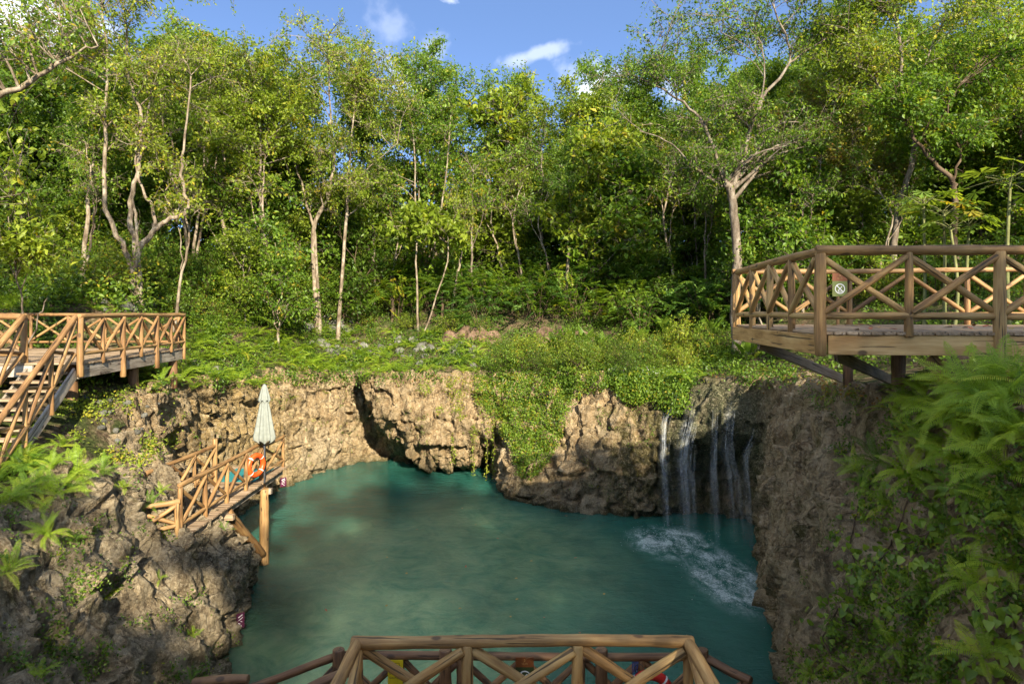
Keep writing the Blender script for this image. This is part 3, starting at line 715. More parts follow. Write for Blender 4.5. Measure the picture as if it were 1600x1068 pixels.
def board(name, p0, p1, w, h, parent, mat='plank', up=(0, 0, 1), bev=.006):
    """board whose length runs p0 -> p1 (centre line), w across, h thick along up"""
    p0, p1 = np.asarray(p0, float), np.asarray(p1, float); d = p1 - p0; L = np.linalg.norm(d)
    key = (name, round(L, 2), w, h, mat)
    if key not in _bc:
        x, y = w / 2, h / 2; b = bev; pr = [(-x + b, -y), (x - b, -y), (x, -y + b), (x, y - b), (x - b, y), (-x + b, y), (-x, y - b), (-x, -y + b)]
        vv_ = [(a, c, 0) for a, c in pr] + [(a, c, L) for a, c in pr]
        fs = [(i, (i + 1) % 8, 8 + (i + 1) % 8, 8 + i) for i in range(8)] + [tuple(range(7, -1, -1)), tuple(range(8, 16))]
        _bc[key] = mesh_from(name, vv_, fs, M[mat])
    o = link(name, _bc[key], parent, p0 - np.array(parent.location) if parent else p0)
    z = Vector(d).normalized(); y = Vector(up); y = (y - z * y.dot(z)).normalized(); x = y.cross(z)
    o.rotation_mode = 'QUATERNION'; o.rotation_quaternion = Matrix((x, y, z)).transposed().to_quaternion(); return o
def railing(parent, pts, H=1.05, bay=1.1, mat='log', thick=(), foot={}, zb=.2, r=.062, rp=.052, rb=.042, tall=0., ends=(True, True), braces=True, tops=True):
    pts = [np.asarray(p, float) for p in pts]; up = np.array([0, 0, 1.]); cnt = 0
    for i in range(len(pts) - 1):
        a, b = pts[i], pts[i + 1]; L = np.linalg.norm((b - a)[:2]); n = max(1, round(L / bay)); u = unit(b - a); side = unit(np.cross(u, up))
        if tops: log('handrail', a + up * H, b + up * H, r, parent, mat, .02, 12, over=.05)
        if braces: log('lower_rail', a + up * zb, b + up * zb, r * .75, parent, mat, .012)
        for k in range(n + (1 if i == len(pts) - 2 else 0)):
            if (k == 0 and i == 0 and not ends[0]) or (k == n and not ends[1]): cnt += 1; continue
            p_ = a + (b - a) * k / n; th = cnt in thick; rr = rp * (1.45 if th else 1.)
            top = H - (r * .6) + (tall if th else 0)
            log('post', p_ - up * (foot.get(cnt, .06)) + side * (0 if not th else 0), p_ + up * top, rr, parent, mat, .008, 12 if th else 10); cnt += 1
        if not braces: continue
        for k in range(n):
            p_ = a + (b - a) * k / n; q_ = a + (b - a) * (k + 1) / n; e = u * rp * .8
            log('brace', p_ + e + up * (zb + .05) + side * rb * .55, q_ - e + up * (H - .09) + side * rb * .55, rb, parent, mat, .008)
            log('brace', p_ + e + up * (H - .09) - side * rb * .55, q_ - e + up * (zb + .05) - side * rb * .55, rb, parent, mat, .008)

# right lookout: a square deck jutting over the rock
ZR = -.274
dk = thing('lookout_deck', 'large timber lookout deck with log railing jutting over the right bank', 'deck', (4.4, 8.6, ZR))
NL, FL, NRt, FR = A(4.05, 8.43, ZR), A(4.45, 12.75, ZR), A(9.4, 7.75, ZR), A(9.9, 12.3, ZR)
x = 0.0; w_ = .142
run = unit((NRt - NL)); npl = int(np.linalg.norm(NRt - NL) / .15)
for i in range(npl):
    t = (i + .5) / npl; a = NL + (NRt - NL) * t; b = FL + (FR - FL) * t; u = unit(b - a)
    board('plank', a - u * .06 - A(0, 0, .02), b + u * .04 - A(0, 0, .02), .140, .04, dk)
fz = A(0, 0, .175)
board('fascia_board', NL - fz + A(.10, -.02, 0), NRt - fz + A(0, -.02, 0), .045, .26, dk, 'fascia')
board('fascia_board', NL - fz + A(-.03, .0, 0), FL - fz + A(-.03, 0, 0), .045, .26, dk, 'fascia')
board('fascia_board', FL - fz, FR - fz, .045, .26, dk, 'fascia')
for i in range(1, 5):
    a = NL + (NRt - NL) * i / 5 - fz; b = FL + (FR - FL) * i / 5 - fz; board('joist', a + A(0, .05, 0), b - A(0, .05, 0), .06, .22, dk, 'fascia')
railing(dk, [FL + A(.03, -.05, 0), NL + A(.0, .04, 0)], bay=1.09, mat='log_olive', thick=(4,), foot={0: .04, 4: .06}, ends=(True, False))
railing(dk, [NL + A(0, -.03, 0), NRt + A(0, -.03, 0)], bay=1.08, mat='log_olive', thick=(0, 2, 4), foot={0: .31, 2: .82, 4: .9})
railing(dk, [FL + A(.0, .0, 0), FR], bay=1.1, mat='log', thick=(), r=.05, rb=.04)
for (px, py, Yp) in ((1325, 592, 12.2), (1403, 590, 10.9), (1500, 590, 10.6), (1590, 585, 11.2)):
    h, _ = hit(px, py + 8); log('pile', (h[0], h[1], h[2] - .3), (h[0], h[1], ZR - .30), .10, dk, 'log_dark')
for (a, b) in (((4.7, 12.2), (1330, 588, 12.2)), ((4.7, 9.3), (1400, 588, 10.9)), ((5.6, 8.6), (1490, 590, 10.5)), ((6.8, 8.5), (1580, 590, 11))):
    hb, _ = hit(b[0] - 6, b[1] + 10); board('strut', (a[0], a[1], ZR - .36), hb + A(0, 0, .05), .05, .2, dk, 'fascia' if a[0] > 5 else 'plank', up=(0, .2, 1))
sgn = thing('warning_sign', 'brown and olive sign with a white crossed-out circle on the right lookout railing', 'sign', (0, 0, 0))
def flat(name, pts, th, loc, parent, mat, face=None):
    """outline in x (right) and z (up), th deep; faces the viewer side (-y) unless face is a normal"""
    n = len(pts); v = [(a, -th / 2, b) for a, b in pts] + [(a, th / 2, b) for a, b in pts]
    f = [tuple(range(n)), tuple(range(2 * n - 1, n - 1, -1))] + [(i, n + i, n + (i + 1) % n, (i + 1) % n) for i in range(n)]
    return link(name, mesh_from(name, v, f, M[mat]), parent, loc)
def annulus(name, r0, r1, loc, parent, mat, th=.004, seg=32):
    v = []; f = []
    for i in range(seg):
        a = i * 2 * math.pi / seg
        for rr in (r0, r1):
            for y in (-th / 2, th / 2): v.append((rr * math.cos(a), y, rr * math.sin(a)))
    for i in range(seg):
        a, b = i * 4, (i + 1) % seg * 4
        f += [(a, a + 2, b + 2, b), (a + 1, b + 1, b + 3, a + 3), (a + 2, a + 3, b + 3, b + 2), (a, b, b + 1, a + 1)]
    return link(name, mesh_from(name, v, f, M[mat]), parent, loc)
def bar(name, x0, z0, x1, z1, w, y, parent, mat, th=.004):
    d = np.array([x1 - x0, z1 - z0]); d = d / np.linalg.norm(d) * w / 2; nx, nz_ = -d[1], d[0]
    return flat(name, [(x0 + nx, z0 + nz_), (x0 - nx, z0 - nz_), (x1 - nx, z1 - nz_), (x1 + nx, z1 + nz_)], th, (0, y, 0), parent, mat)
def text(name, s_, size, loc, parent, mat):
    cu = bpy.data.curves.new(name, 'FONT'); cu.body = s_; cu.size = size; cu.align_x = 'CENTER'; cu.extrude = .0015
    o = bpy.data.objects.new('tmp', cu); C.objects.link(o); bpy.context.view_layer.update()
    me = bpy.data.meshes.new_from_object(o.evaluated_get(bpy.context.evaluated_depsgraph_get())); bpy.data.objects.remove(o)
    me.name = name; me.materials.clear(); me.materials.append(M[mat])
    q_ = link(name, me, parent, loc); q_.rotation_euler = (math.radians(90), 0, 0); return q_
def rule_sign(t, w, h, low='olive', tx='gold', torn=False):
    sp = h * .34
    lp = flat('lower_panel', [(-w/2, -h/2), (w/2, -h/2), (w/2, h/2 - sp), (-w/2, h/2 - sp)], .012, (0, 0, 0), t, low)
    top = [(-w/2, h/2 - sp), (w/2, h/2 - sp), (w/2, h/2)] + ([(w*.42, h/2), (w*.2, h/2 - .012), (w*.1, h/2 - .03), (w*.03, h/2)] if torn else []) + [(-w/2, h/2)]
    up_ = flat('upper_panel', top, .012, (0, 0, 0), t, 'brown')
    cz = -h * .17; R_ = w * .34
    annulus('ring', R_ * .84, R_, (0, -.010, cz), lp, 'white')
    k = R_ * .64
    bar('slash', -k, cz + k, k, cz - k, R_ * .15, -.0115, lp, 'white'); bar('pictogram', k * .62, cz + k * .75, -k * .62, cz - k * .62, R_ * .13, -.013, lp, 'white', .003)
    bar('pictogram', -k * .75, cz - k * .85, k * .6, cz - k * .85, R_ * .13, -.0145, lp, 'white', .003)
    text('lettering', '3', h * .12, (0, -.0085, h * .36), up_, tx); text('lettering', 'VLVR', h * .095, (0, -.0085, h * .25), up_, tx)
sgn.location = (6.37, 12.44, .50); sgn.scale = (1, 1, 1)
rule_sign(sgn, .29, .45)
flat('stake', [(-.05, -1.05), (.0, -1.05), (.0, .2), (-.05, .2)], .03, (0, .024, 0), sgn, 'log')

# left lookout with stair
ZL = -1.18
ld = thing('lookout_deck', 'weathered lookout deck on round piles above the left wall', 'deck', (-10, 17, ZL))
a0, a1, a2, a3 = A(-9.76, 14.4, ZL), A(-10.4, 20.2, ZL), A(-16.2, 20.0, ZL), A(-14.6, 14.2, ZL)
npl = int(np.linalg.norm(a1 - a0) / .152)
for i in range(npl):
    t = (i + .5) / npl; a = a0 + (a1 - a0) * t; b = a3 + (a2 - a3) * t; board('plank', a + A(.05, 0, -.02), b - A(0, 0, .02), .141, .04, ld)
board('fascia_board', a0 + A(.0, 0, -.20), a1 + A(.0, 0, -.20), .05, .30, ld, 'fascia_grey')
board('fascia_board', a1 + A(0, .02, -.18), a2 + A(0, .02, -.18), .05, .26, ld, 'fascia_grey')
board('fascia_board', a0 + A(-1.0, -.02, -.18), a3 + A(0, -.02, -.18), .05, .26, ld, 'fascia_grey')
railing(ld, [a0 + A(.05, 0, 0), a1 + A(.05, 0, 0)], bay=1.0, thick=(0, 2, 4), foot={0: .3, 2: .5, 4: .45, 6: .34}, r=.055, rp=.048, rb=.038)
railing(ld, [a1 + A(-.1, -.02, 0), a2], bay=1.05, r=.052, rp=.046, rb=.037)
railing(ld, [a0 + A(-1.25, .05, 0), a3 + A(0, .05, 0)], bay=1.0, thick=(0,), r=.06, rp=.05, rb=.038)
for x, y in ((-10.45, 19.7), (-10.4, 17.6), (-10.5, 15.3), (-12, 19.5), (-12, 16), (-13.5, 18)):
    h = drop(x, y)[0]; log('pile', (x, y, h[2] - .4), (x, y, ZL - .05 if x < -10.2 else ZL - .34), .13, ld, 'bark_grey' if False else 'log_dark')
st = thing('staircase', 'timber staircase with log handrails running down from the left lookout', 'staircase', (-9.8, 13, -2.2))
d0 = A(-9.86, 14.3, ZL); dr_ = A(.56, -2.9, -1.92); nst = 12
lt = A(-1.0, 0, 0)
for i in range(1, nst):
    p_ = d0 + dr_ * i / nst - A(0, 0, .04); board('tread', p_ + lt + A(.02, 0, 0), p_ + A(-.02, 0, 0), .26, .045, st, 'plank')
for off in (A(.03, 0, 0), lt - A(.03, 0, 0)):
    board('stringer', d0 + off + A(0, .1, -.22), d0 + dr_ * 1.03 + off - A(0, 0, .22), .05, .26, st, 'fascia_grey')
railing(st, [d0 + A(.08, 0, 0), d0 + A(.08, 0, 0) + dr_], bay=.9, H=1.02, foot={0: .3, 1: .35, 2: .35, 3: .3}, r=.062, rp=.05, rb=.042, ends=(False, True))
railing(st, [d0 + lt - A(.08, 0, 0), d0 + lt - A(.08, 0, 0) + dr_], bay=.9, H=1.02, foot={0: .3}, r=.062, rp=.05, rb=.042, ends=(False, True))

# bathing jetty
ZP = -4.88
jt = thing('jetty', 'narrow log-railed jetty on a timber pile over the left of the pool', 'jetty', (-7.9, 17, ZP))
for i in range(40):
    y = 14.0 + (i + .5) * .152
    if y > 20.1: break
    b = 0.02 * rnd.random(); board('plank', (-8.85 if y > 15 else -8.6, y, ZP - .02), (-7.06 + b, y, ZP - .02), .141, .04, jt)
for xx_ in (-7.2, -7.95, -8.7): board('beam', (xx_, 14.1, ZP - .14), (xx_, 20.0, ZP - .14), .07, .19, jt, 'fascia_grey' if xx_ > -7.5 else 'plank')
board('beam', (-8.8, 18.5, ZP - .33), (-6.95, 18.5, ZP - .33), .12, .16, jt, 'fascia_grey'); board('beam', (-8.8, 16.1, ZP - .31), (-7.0, 16.1, ZP - .31), .12, .14, jt, 'plank')
railing(jt, [(-7.28, 14.05, ZP), (-7.22, 18.5, ZP)], bay=1.12, r=.055, rp=.055, rb=.042, thick=(4,), tall=.16, foot={4: .3}, H=1.04)
railing(jt, [(-8.62, 15.05, ZP), (-8.45, 18.2, ZP)], bay=1.06, r=.055, rp=.05, rb=.042, thick=(3,), tall=.22, H=1.04)
railing(jt, [(-7.2, 18.6, ZP), (-7.15, 20.0, ZP)], bay=1.4, r=.05, rp=.05, rb=.04, H=.95)
railing(jt, [(-8.62, 14.9, ZP), (-9.35, 14.5, ZP)], bay=.9, r=.055, rp=.05, rb=.045, H=1.0, foot={1: .5})
railing(jt, [(-7.3, 13.95, ZP), (-8.0, 13.55, ZP - .05)], bay=.9, r=.055, rp=.05, rb=.045, H=.72, foot={1: .5})
log('pile', (-7.14, 18.46, -9.2), (-7.14, 18.46, ZP - .26), .135, jt, 'log', .01, 14)
log('strut', (-7.2, 16.2, ZP - .22), (-7.15, 18.36, -7.0), .115, jt, 'log', .02, 12)
log('strut', (-8.4, 16.4, ZP - .25), (-7.35, 18.3, -6.6), .07, jt, 'log')
log('pile', (-8.6, 18.5, -9.2), (-8.6, 18.5, ZP - .4), .11, jt, 'log_dark')
flat('bathing_mat', [(0, 0), (1, 0), (1, 1), (0, 1)], .012, (0, 0, 0), None, 'teal')
mat_o = C.objects['bathing_mat']; mat_o.rotation_euler = (math.radians(-90), 0, 0); mat_o.scale = (1.15, 1, 1.5); mat_o.location = (-8.75, 17.9 + 1.5 - 1.5, ZP + .011)
mat_o.rotation_euler = (math.radians(90), 0, 0); mat_o.location = (-8.5, 19.75, ZP + .009)
tag(mat_o, 'teal mat lying on the far end of the jetty deck', 'mat')
# closed parasol
um = thing('parasol', 'closed off-white parasol on a metal pole at the jetty corner', 'parasol', (-7.02, 18.15, ZP))
def lathe(name, prof_, lobes, amp, parent, mat, seg=64, loc=(0, 0, 0), skew=0):
    v = []; f = []
    for k, (z, r_) in enumerate(prof_):
        for i in range(seg):
            a = i * 2 * math.pi / seg; rr = r_ * (1 + amp * (k / len(prof_)) ** .6 * math.cos(lobes * a + .35 * math.sin(a * 3 + k * .15))); zz_ = z + (.05 * math.cos(lobes * a) * (k == len(prof_) - 1))
            v.append((rr * math.cos(a), rr * math.sin(a), zz_))
    for k in range(len(prof_) - 1):
        for i in range(seg): j = (i + 1) % seg; f.append((k * seg + i, (k + 1) * seg + i, (k + 1) * seg + j, k * seg + j))
    return link(name, mesh_from(name, v, f, M[mat], True), parent, loc)
cn = lathe('canopy', [(2.62, .03), (2.56, .065), (2.42, .085), (2.2, .125), (2.0, .16), (1.8, .19), (1.6, .22), (1.42, .25), (1.32, .262), (1.24, .262), (1.18, .235)], 8, .26, um, 'canvas')
lathe('valance', [(2.80, .012), (2.76, .05), (2.66, .085), (2.5, .125), (2.36, .16), (2.31, .155)], 8, .16, cn, 'canvas')
log('pole', (-7.02, 18.15, ZP), (-7.02, 18.15, ZP + 2.78), .024, um, 'metal', 0, 12)
log('bracket', (-7.02, 18.15, ZP + .7), (-7.2, 18.46, ZP + .7), .015, um, 'metal', 0, 8)
def torus(name, R_, r_, parent, mat, a0=0, a1=2 * math.pi, seg=40, sec=12, loc=(0, 0, 0), sw=1.0):
    closed = abs(a1 - a0 - 2 * math.pi) < 1e-6; v = []; f = []
    ns = seg if closed else seg + 1
    for i in range(ns):
        a = a0 + (a1 - a0) * i / seg
        for j in range(sec):
            b = j * 2 * math.pi / sec; rr = R_ + r_ * math.cos(b); v.append((rr * math.cos(a), r_ * sw * math.sin(b), rr * math.sin(a)))
    for i in range(seg):
        n_ = (i + 1) % ns
        for j in range(sec): k_ = (j + 1) % sec; f.append((i * sec + j, n_ * sec + j, n_ * sec + k_, i * sec + k_))
    return link(name, mesh_from(name, v, f, M[mat], True), parent, loc)
def lifebuoy(label, loc, rz, mat, R_=.30):
    t = thing('lifebuoy', label, 'lifebuoy', loc, rz)
    rg = torus('ring', R_, .07, t, mat)
    for k in range(4): torus('band', R_, .0745, rg, 'white', math.radians(45 + 90 * k - 3), math.radians(45 + 90 * k + 3), 4)
    return t
lifebuoy('orange lifebuoy hung on the jetty railing beside the parasol', (-7.10, 17.75, ZP + .60), math.radians(68), 'orange', .265)

# two platforms below the viewer
pa = thing('viewing_platform', 'nearest log-railed platform at the bottom of the view', 'platform', (0, 5.5, -4.68))
zA = -3.63 - 1.05
railing(pa, [(-1.70, 4.6, zA), (-1.70, 7.02, zA), (1.93, 7.02, zA), (1.93, 4.6, zA)], bay=1.19, r=.064, rp=.062, rb=.055, mat='log_olive')
for i in range(24): board('plank', (-1.8 + .155 * i, 4.4, zA - .02), (-1.8 + .155 * i, 7.1, zA - .02), .143, .04, pa)
for x in (-1.6, 1.8): log('pile', (x, 6.8, -9), (x, 6.8, zA - .05), .12, pa, 'log_dark')
pb = thing('viewing_platform', 'second log-railed platform, lower and nearer the water, behind the nearest one', 'platform', (0, 8, -5.9))
zB = -4.85 - 1.05
railing(pb, [(-3.35, 8.2, zB + .02), (-2.42, 9.0, zB), (2.66, 9.0, zB), (3.1, 8.45, zB)], bay=.92, r=.056, rp=.06, rb=.048, mat='log_dark')
for x in (-2.42, -.93, 1.25, 2.66): log('post', (x, 8.93, zB - .1), (x, 8.93, zB + 1.17), .088, pb, 'log_dark', .005, 14)
for i in range(38): board('plank', (-2.8 + .155 * i, 7.3, zB - .02), (-2.8 + .155 * i, 9.1, zB - .02), .143, .04, pb)
for x in (-2.3, 2.5): log('pile', (x, 8.7, -9.2), (x, 8.7, zB - .05), .12, pb, 'log_dark')
log('handrail', (-2.72, 7.7, zB + 1.2), (-1.98, 8.15, zB + 1.36), .07, pb, 'log_dark'); log('handrail', (3.15, 8.3, zB + 1.0), (3.6, 7.7, zB + .9), .07, pb, 'log_dark')
log('fallen', (-4.15, 8.35, -4.86), (-3.45, 8.35, -4.80), .07, None, 'log_dark')
lo = C.objects['fallen']; lo.name = 'log_rail_stub'; tag(lo, 'stub of stained log rail at the bottom left by the rock', 'log rail')
ys = thing('caution_sign', 'yellow caution sign with a slipping figure on the lower platform railing', 'sign', (-1.61, 8.84, -4.99))
yp = flat('panel', [(-.105, -.17), (.105, -.17), (.105, .17), (-.105, .17)], .006, (0, 0, 0), ys, 'yellow')
for q_ in ((-.055, .02, .055, .02), (-.055, .13, .055, .13), (-.055, .02, -.055, .13), (.055, .02, .055, .13)): bar('frame_line', *q_, .005, -.005, yp, 'blackp')
bar('pictogram', -.01, .105, .008, .06, .022, -.0055, yp, 'blackp'); bar('pictogram', -.03, .112, .018, .108, .008, -.006, yp, 'blackp'); bar('pictogram', .005, .065, .02, .035, .010, -.0065, yp, 'blackp'); bar('pictogram', -.042, .075, -.005, .045, .006, -.007, yp, 'blackp'); bar('pictogram', .008, .06, .045, .035, .008, -.0075, yp, 'blackp')
text('lettering', 'CAUTION', .036, (0, -.005, -.022), yp, 'blackp'); text('lettering', 'CAUTION', .036, (.0, -.005, -.085), yp, 'blackp')
log('tie', (-1.79, 8.88, -4.80), (-1.73, 8.86, -4.89), .006, ys, 'white', 0, 6)
bs = thing('warning_sign', 'torn brown and dark green sign with a crossed-out circle on the lower platform railing', 'sign', (.175, 8.84, -4.98))
rule_sign(bs, .25, .40, 'olive_d', 'gold', True)
lifebuoy('red lifebuoy hanging inside the lower platform railing', (1.90, 8.80, -5.25), 0, 'red', .25)
cb = thing('rope', 'blue cord dangling from the lower platform handrail', 'rope', (1.7, 8.9, -4.9))
T = Tubes()
for k in range(5): T.add(curve([(.02 * k - .04, -.07, .06), (.015 * k - .03 + rnd.uniform(-.02, .02), -.08, -.15), (.01 * k + rnd.uniform(-.03, .03), -.08, -.42)], 8), .007, 6)
link('strand', T.mesh('strand', M['blue']), cb)
T = Tubes(); T.add([( .05 + .06 * math.cos(a), -.085, -.03 + .07 * math.sin(a)) for a in np.linspace(.3, 5.6, 16)], .005, 6); link('loop', T.mesh('loop', M['blackp']), cb)
for lab, (px, py), w_, h_ in (('small purple plaque on the back wall just above the water', (440, 751), .25, .36), ('small purple plaque on the near left rock by the water', (371, 966), .17, .33)):
    h, n = hit(px, py); n = unit(n * A(1, 1, .2)); t = thing('plaque', lab, 'plaque', h + n * .16)
    t.rotation_euler = (0, 0, math.atan2(n[0], -n[1]))
    pp_ = flat('panel', [(-w_/2, -h_/2), (w_/2, -h_/2), (w_/2, h_/2), (-w_/2, h_/2)], .02, (0, 0, 0), t, 'purple')
    for q_ in ((-.3, .25, .25, .38, .09), (-.25, .05, .3, .2, .07), (-.3, -.12, -.05, -.2, .09), (.0, -.02, .22, -.1, .07), (.05, -.3, .15, -.4, .08)): bar('white_mark', q_[0]*w_, q_[1]*h_, q_[2]*w_, q_[3]*h_, q_[4]*w_, -.013, pp_, 'white')

# ------------------------------------------------------------------ ferns and small plants
def frond_geo(L, Wd, n, lift, drop_, r, jag=.0):
    """one arching frond along +x; returns verts, tris"""
    t = np.linspace(0, 1, n); a = lift - (lift + drop_) * t ** 1.2
    dx = np.cos(a) * L / n; dz = np.sin(a) * L / n; x = np.cumsum(dx); z = np.cumsum(dz); y = .06 * L * np.sin(t * 2.2) * r.normal()
    c = np.stack([x, y, z], 1); tg = unit(np.gradient(c, axis=0)); side = unit(np.cross(tg, [0, 0, 1.])); nm = np.cross(side, tg)
    v = []; f = []
    w = np.clip(np.sin(math.pi * np.clip(t * .93 + .09, 0, 1)) ** .75, .05, 1) * Wd * .6
    for i in range(2, n):
        for s_ in (-1, 1):
            d = unit(side[i] * s_ + tg[i] * .32 - nm[i] * .25 + .05 * r.normal(size=3)); ww = w[i] * r.uniform(.85, 1.1); th = tg[i] * L / n * .34
            b = len(v); m_ = c[i] + d * ww * .45
            v += [c[i] - th * .6, m_ + th, c[i] + d * ww - nm[i] * ww * .12, m_ - th]; f += [(b, b + 1, b + 2), (b, b + 2, b + 3)]
    b = len(v)
    for i in range(0, n, 3): v += [c[i] + side[i] * .004, c[i] - side[i] * .004]
    k = (len(v) - b) // 2
    for i in range(k - 1): f += [(b + 2*i, b + 2*i + 1, b + 2*i + 3), (b + 2*i, b + 2*i + 3, b + 2*i + 2)]
    return np.array(v), np.array(f), t
FR_ = {}
def fronds(mat, L=.8, Wd=.16, n=30):
    key = (mat, L)
    if key not in FR_:
        out = []
        for k in range(4):
            r = np.random.default_rng(50 + k); v, f, t = frond_geo(L, Wd, n, (1.2, .95, .7, .4)[k], (.4, .7, .75, .6)[k], r)
            out.append(mesh_from('frond', v, f, M[mat], False, {'tint': np.full(len(v), .35 + .14 * k) + .06 * r.normal(size=len(v))}))
        FR_[key] = out
    return FR_[key]
def fern(label, p_, n, size, mat='fern', group=None, nrm=None, seed=0):
    r = np.random.default_rng(seed); t = thing('fern', label, 'fern', p_, 0, group); fr = fronds(mat)
    if nrm is not None:
        ax_ = unit(A(0, 0, 1) + np.asarray(nrm) * .75); t.rotation_mode = 'QUATERNION'; t.rotation_quaternion = Vector((0, 0, 1)).rotation_difference(Vector(ax_))
    lean = np.zeros(3) if nrm is None else nrm * np.array([1, 1, 0])
    for i in range(n):
        a = i * 2.4 + r.uniform(-.3, .3); k = r.integers(0, 4); o = link('frond', fr[k], t, r.normal(size=3) * .03 * np.array([1, 1, .3]))
        q_ = Quaternion((0, 0, 1), a)
        d = q_ @ Vector((1, 0, 0)); back = -(d.x * lean[0] + d.y * lean[1])
        o.rotation_mode = 'QUATERNION'; o.rotation_quaternion = q_ @ Quaternion((1, 0, 0), r.uniform(-.35, .35)) @ Quaternion((0, 1, 0), r.uniform(-.35, .1) - max(0, back) * .25)
        s_ = size * r.uniform(.7, 1.2); o.scale = (s_, s_ * 1.15, s_)
    return t
def fern_mesh(seed, mat, n=13, tint=.0):
    r = np.random.default_rng(seed); Vs, Fs, Ts = [], [], []; k = 0
    for i in range(n):
        v, f, _ = frond_geo(r.uniform(.55, 1.), .17, 17, r.uniform(.5, 1.3), r.uniform(.3, .8), r)
        a = i * 2.4 + r.uniform(-.3, .3); c, s_ = math.cos(a), math.sin(a); v = v @ np.array([[c, s_, 0], [-s_, c, 0], [0, 0, 1]])
        Vs.append(v); Fs.append(f + k); Ts.append(np.full(len(v), np.clip(.5 + .18 * r.normal() + tint, 0, 1))); k += len(v)
    return mesh_from('fern', np.concatenate(Vs), np.concatenate(Fs), M[mat], False, {'tint': np.concatenate(Ts)})
FM = [fern_mesh(i, 'fern') for i in range(5)]; FMd = [fern_mesh(20 + i, 'fern_deep') for i in range(3)]
ORD = ['leftmost', 'second', 'third', 'fourth', 'fifth', 'sixth', 'seventh', 'eighth', 'ninth', 'tenth', 'eleventh', 'twelfth', 'thirteenth', 'fourteenth', 'fifteenth', 'sixteenth']
def nth(i): return 'leftmost' if i == 0 else ORD[i] + ' from left'
ORD += ['seventeenth', 'eighteenth', 'nineteenth', 'twentieth']
REG = []
def later(o, what, x, y): REG.append((o, what, x, y))
COLS = [(0,80,'near the left edge'),(80,180,'beyond the staircase top'),(180,290,'by the left lookout end'),(290,380,'left of the parasol'),(380,440,'straight above the parasol'),(440,530,'right of the parasol'),(530,600,'above the dark cleft'),
  (600,690,'above the left boulder half'),(690,770,'above the right boulder half'),(770,850,'above the draped creeper'),(850,930,'above the bare middle cliff'),(930,1040,'left of the waterfall'),(1040,1130,'above the waterfall'),(1130,1260,'by the right lookout corner'),(1260,1420,'beyond the right lookout sign'),(1420,1700,'behind the right lookout')]
def settle():
    cells = {}
    for o, what, x, y in REG:
        c = next((t for a, b, t in COLS if a <= x < b), 'near the left edge'); r_ = 'at the forest edge' if y < 470 else 'high on the slope' if y < 515 else 'halfway down the slope' if y < 552 else 'low on the slope' if y < 588 else 'on the wall top'
        cells.setdefault((what, r_, c), []).append((x, o))
    for (what, r_, c), L_ in cells.items():
        L_.sort(key=lambda q_: q_[0])
        for i, (x, o) in enumerate(L_): o['label'] = '%s %s %s' % (what, r_, c) + ('' if len(L_) == 1 else ', ' + (nth(i) if i < 20 else 'far right'))
def inpoly(x, y, P):
    r = False; n = len(P)
    for i in range(n):
        x1, y1 = P[i]; x2, y2 = P[(i + 1) % n]
        if (y1 > y) != (y2 > y) and x < (x2 - x1) * (y - y1) / (y2 - y1) + x1: r = not r
    return r
def sample(P, n, r, mind=0., steep=0.):
    xs = [a for a, b in P]; ys = [b for a, b in P]; out = []; tries = 0
    while len(out) < n and tries < n * 40:
        tries += 1; x, y = r.uniform(min(xs), max(xs)), r.uniform(min(ys), max(ys))
        if not inpoly(x, y, P): continue
        h, nn = hit(x, y)
        if h is None or (steep and nn[2] < steep): continue
        if mind and any((h[0]-o[0][0])**2 + (h[1]-o[0][1])**2 < mind**2 for o in out): continue
        out.append((h, nn, x, y))
    out.sort(key=lambda o: o[2]); return out
r5 = np.random.default_rng(21)
# mass ferns on the terraces
for (P, n, lab, grp, sz, ms, md) in (
  ([(120,585),(175,575),(300,565),(420,585),(410,600),(290,612),(200,600)], 30, 'bright yellow-green fern spilling over the wall top between left lookout and parasol', 'ferns on the wall top by the left lookout', (.75, 1.25), FM, .35),
  ([(285,500),(420,500),(560,520),(560,583),(430,578),(300,560)], 80, 'sunlit fern on the slope between the left lookout and the boulder', 'ferns on the sunlit left slope', (.75, 1.45), FM, .4),
  ([(560,515),(760,525),(765,583),(560,584)], 56, 'sunlit fern on the stony terrace above the overhanging boulder', 'ferns on the terrace above the boulder', (.7, 1.25), FM, .4),
  ([(0,445),(280,455),(280,488),(0,488)], 24, 'fern on the rise behind the left lookout railing', 'ferns behind the left lookout', (.8, 1.3), FM, .5),
  ([(765,545),(900,550),(1130,560),(1110,590),(990,588),(770,586)], 26, 'fern among the creepers above the middle of the far cliff', 'ferns above the middle cliff', (.5, .95), FM + FMd, .6),
  ([(1130,540),(1250,560),(1250,585),(1130,580)], 9, 'fern on the ledge between the waterfall and the right lookout', 'ferns by the waterfall ledge', (.5, .8), FM, .4),
  ([(400,590),(560,590),(545,640),(420,625)], 9, 'small fern rooted high on the left wall behind the parasol', 'ferns on the left wall', (.3, .55), FM, .5)):
    for i, (h, nn, x, y) in enumerate(sample(P, n, r5, md)):
        o = link('fern', ms[r5.integers(len(ms))], None, h - A(0, 0, .05)); s_ = r5.uniform(*sz); o.scale = (s_, s_, s_ * r5.uniform(.8, 1.15)); o.rotation_euler = (r5.normal() * .15, r5.normal() * .15, r5.uniform(0, 6.28)); tag(o, lab, 'fern', grp); later(o, ('big' if s_ > 1.05 else 'small' if s_ < .75 else 'mid-sized') + ' fern', x, y)
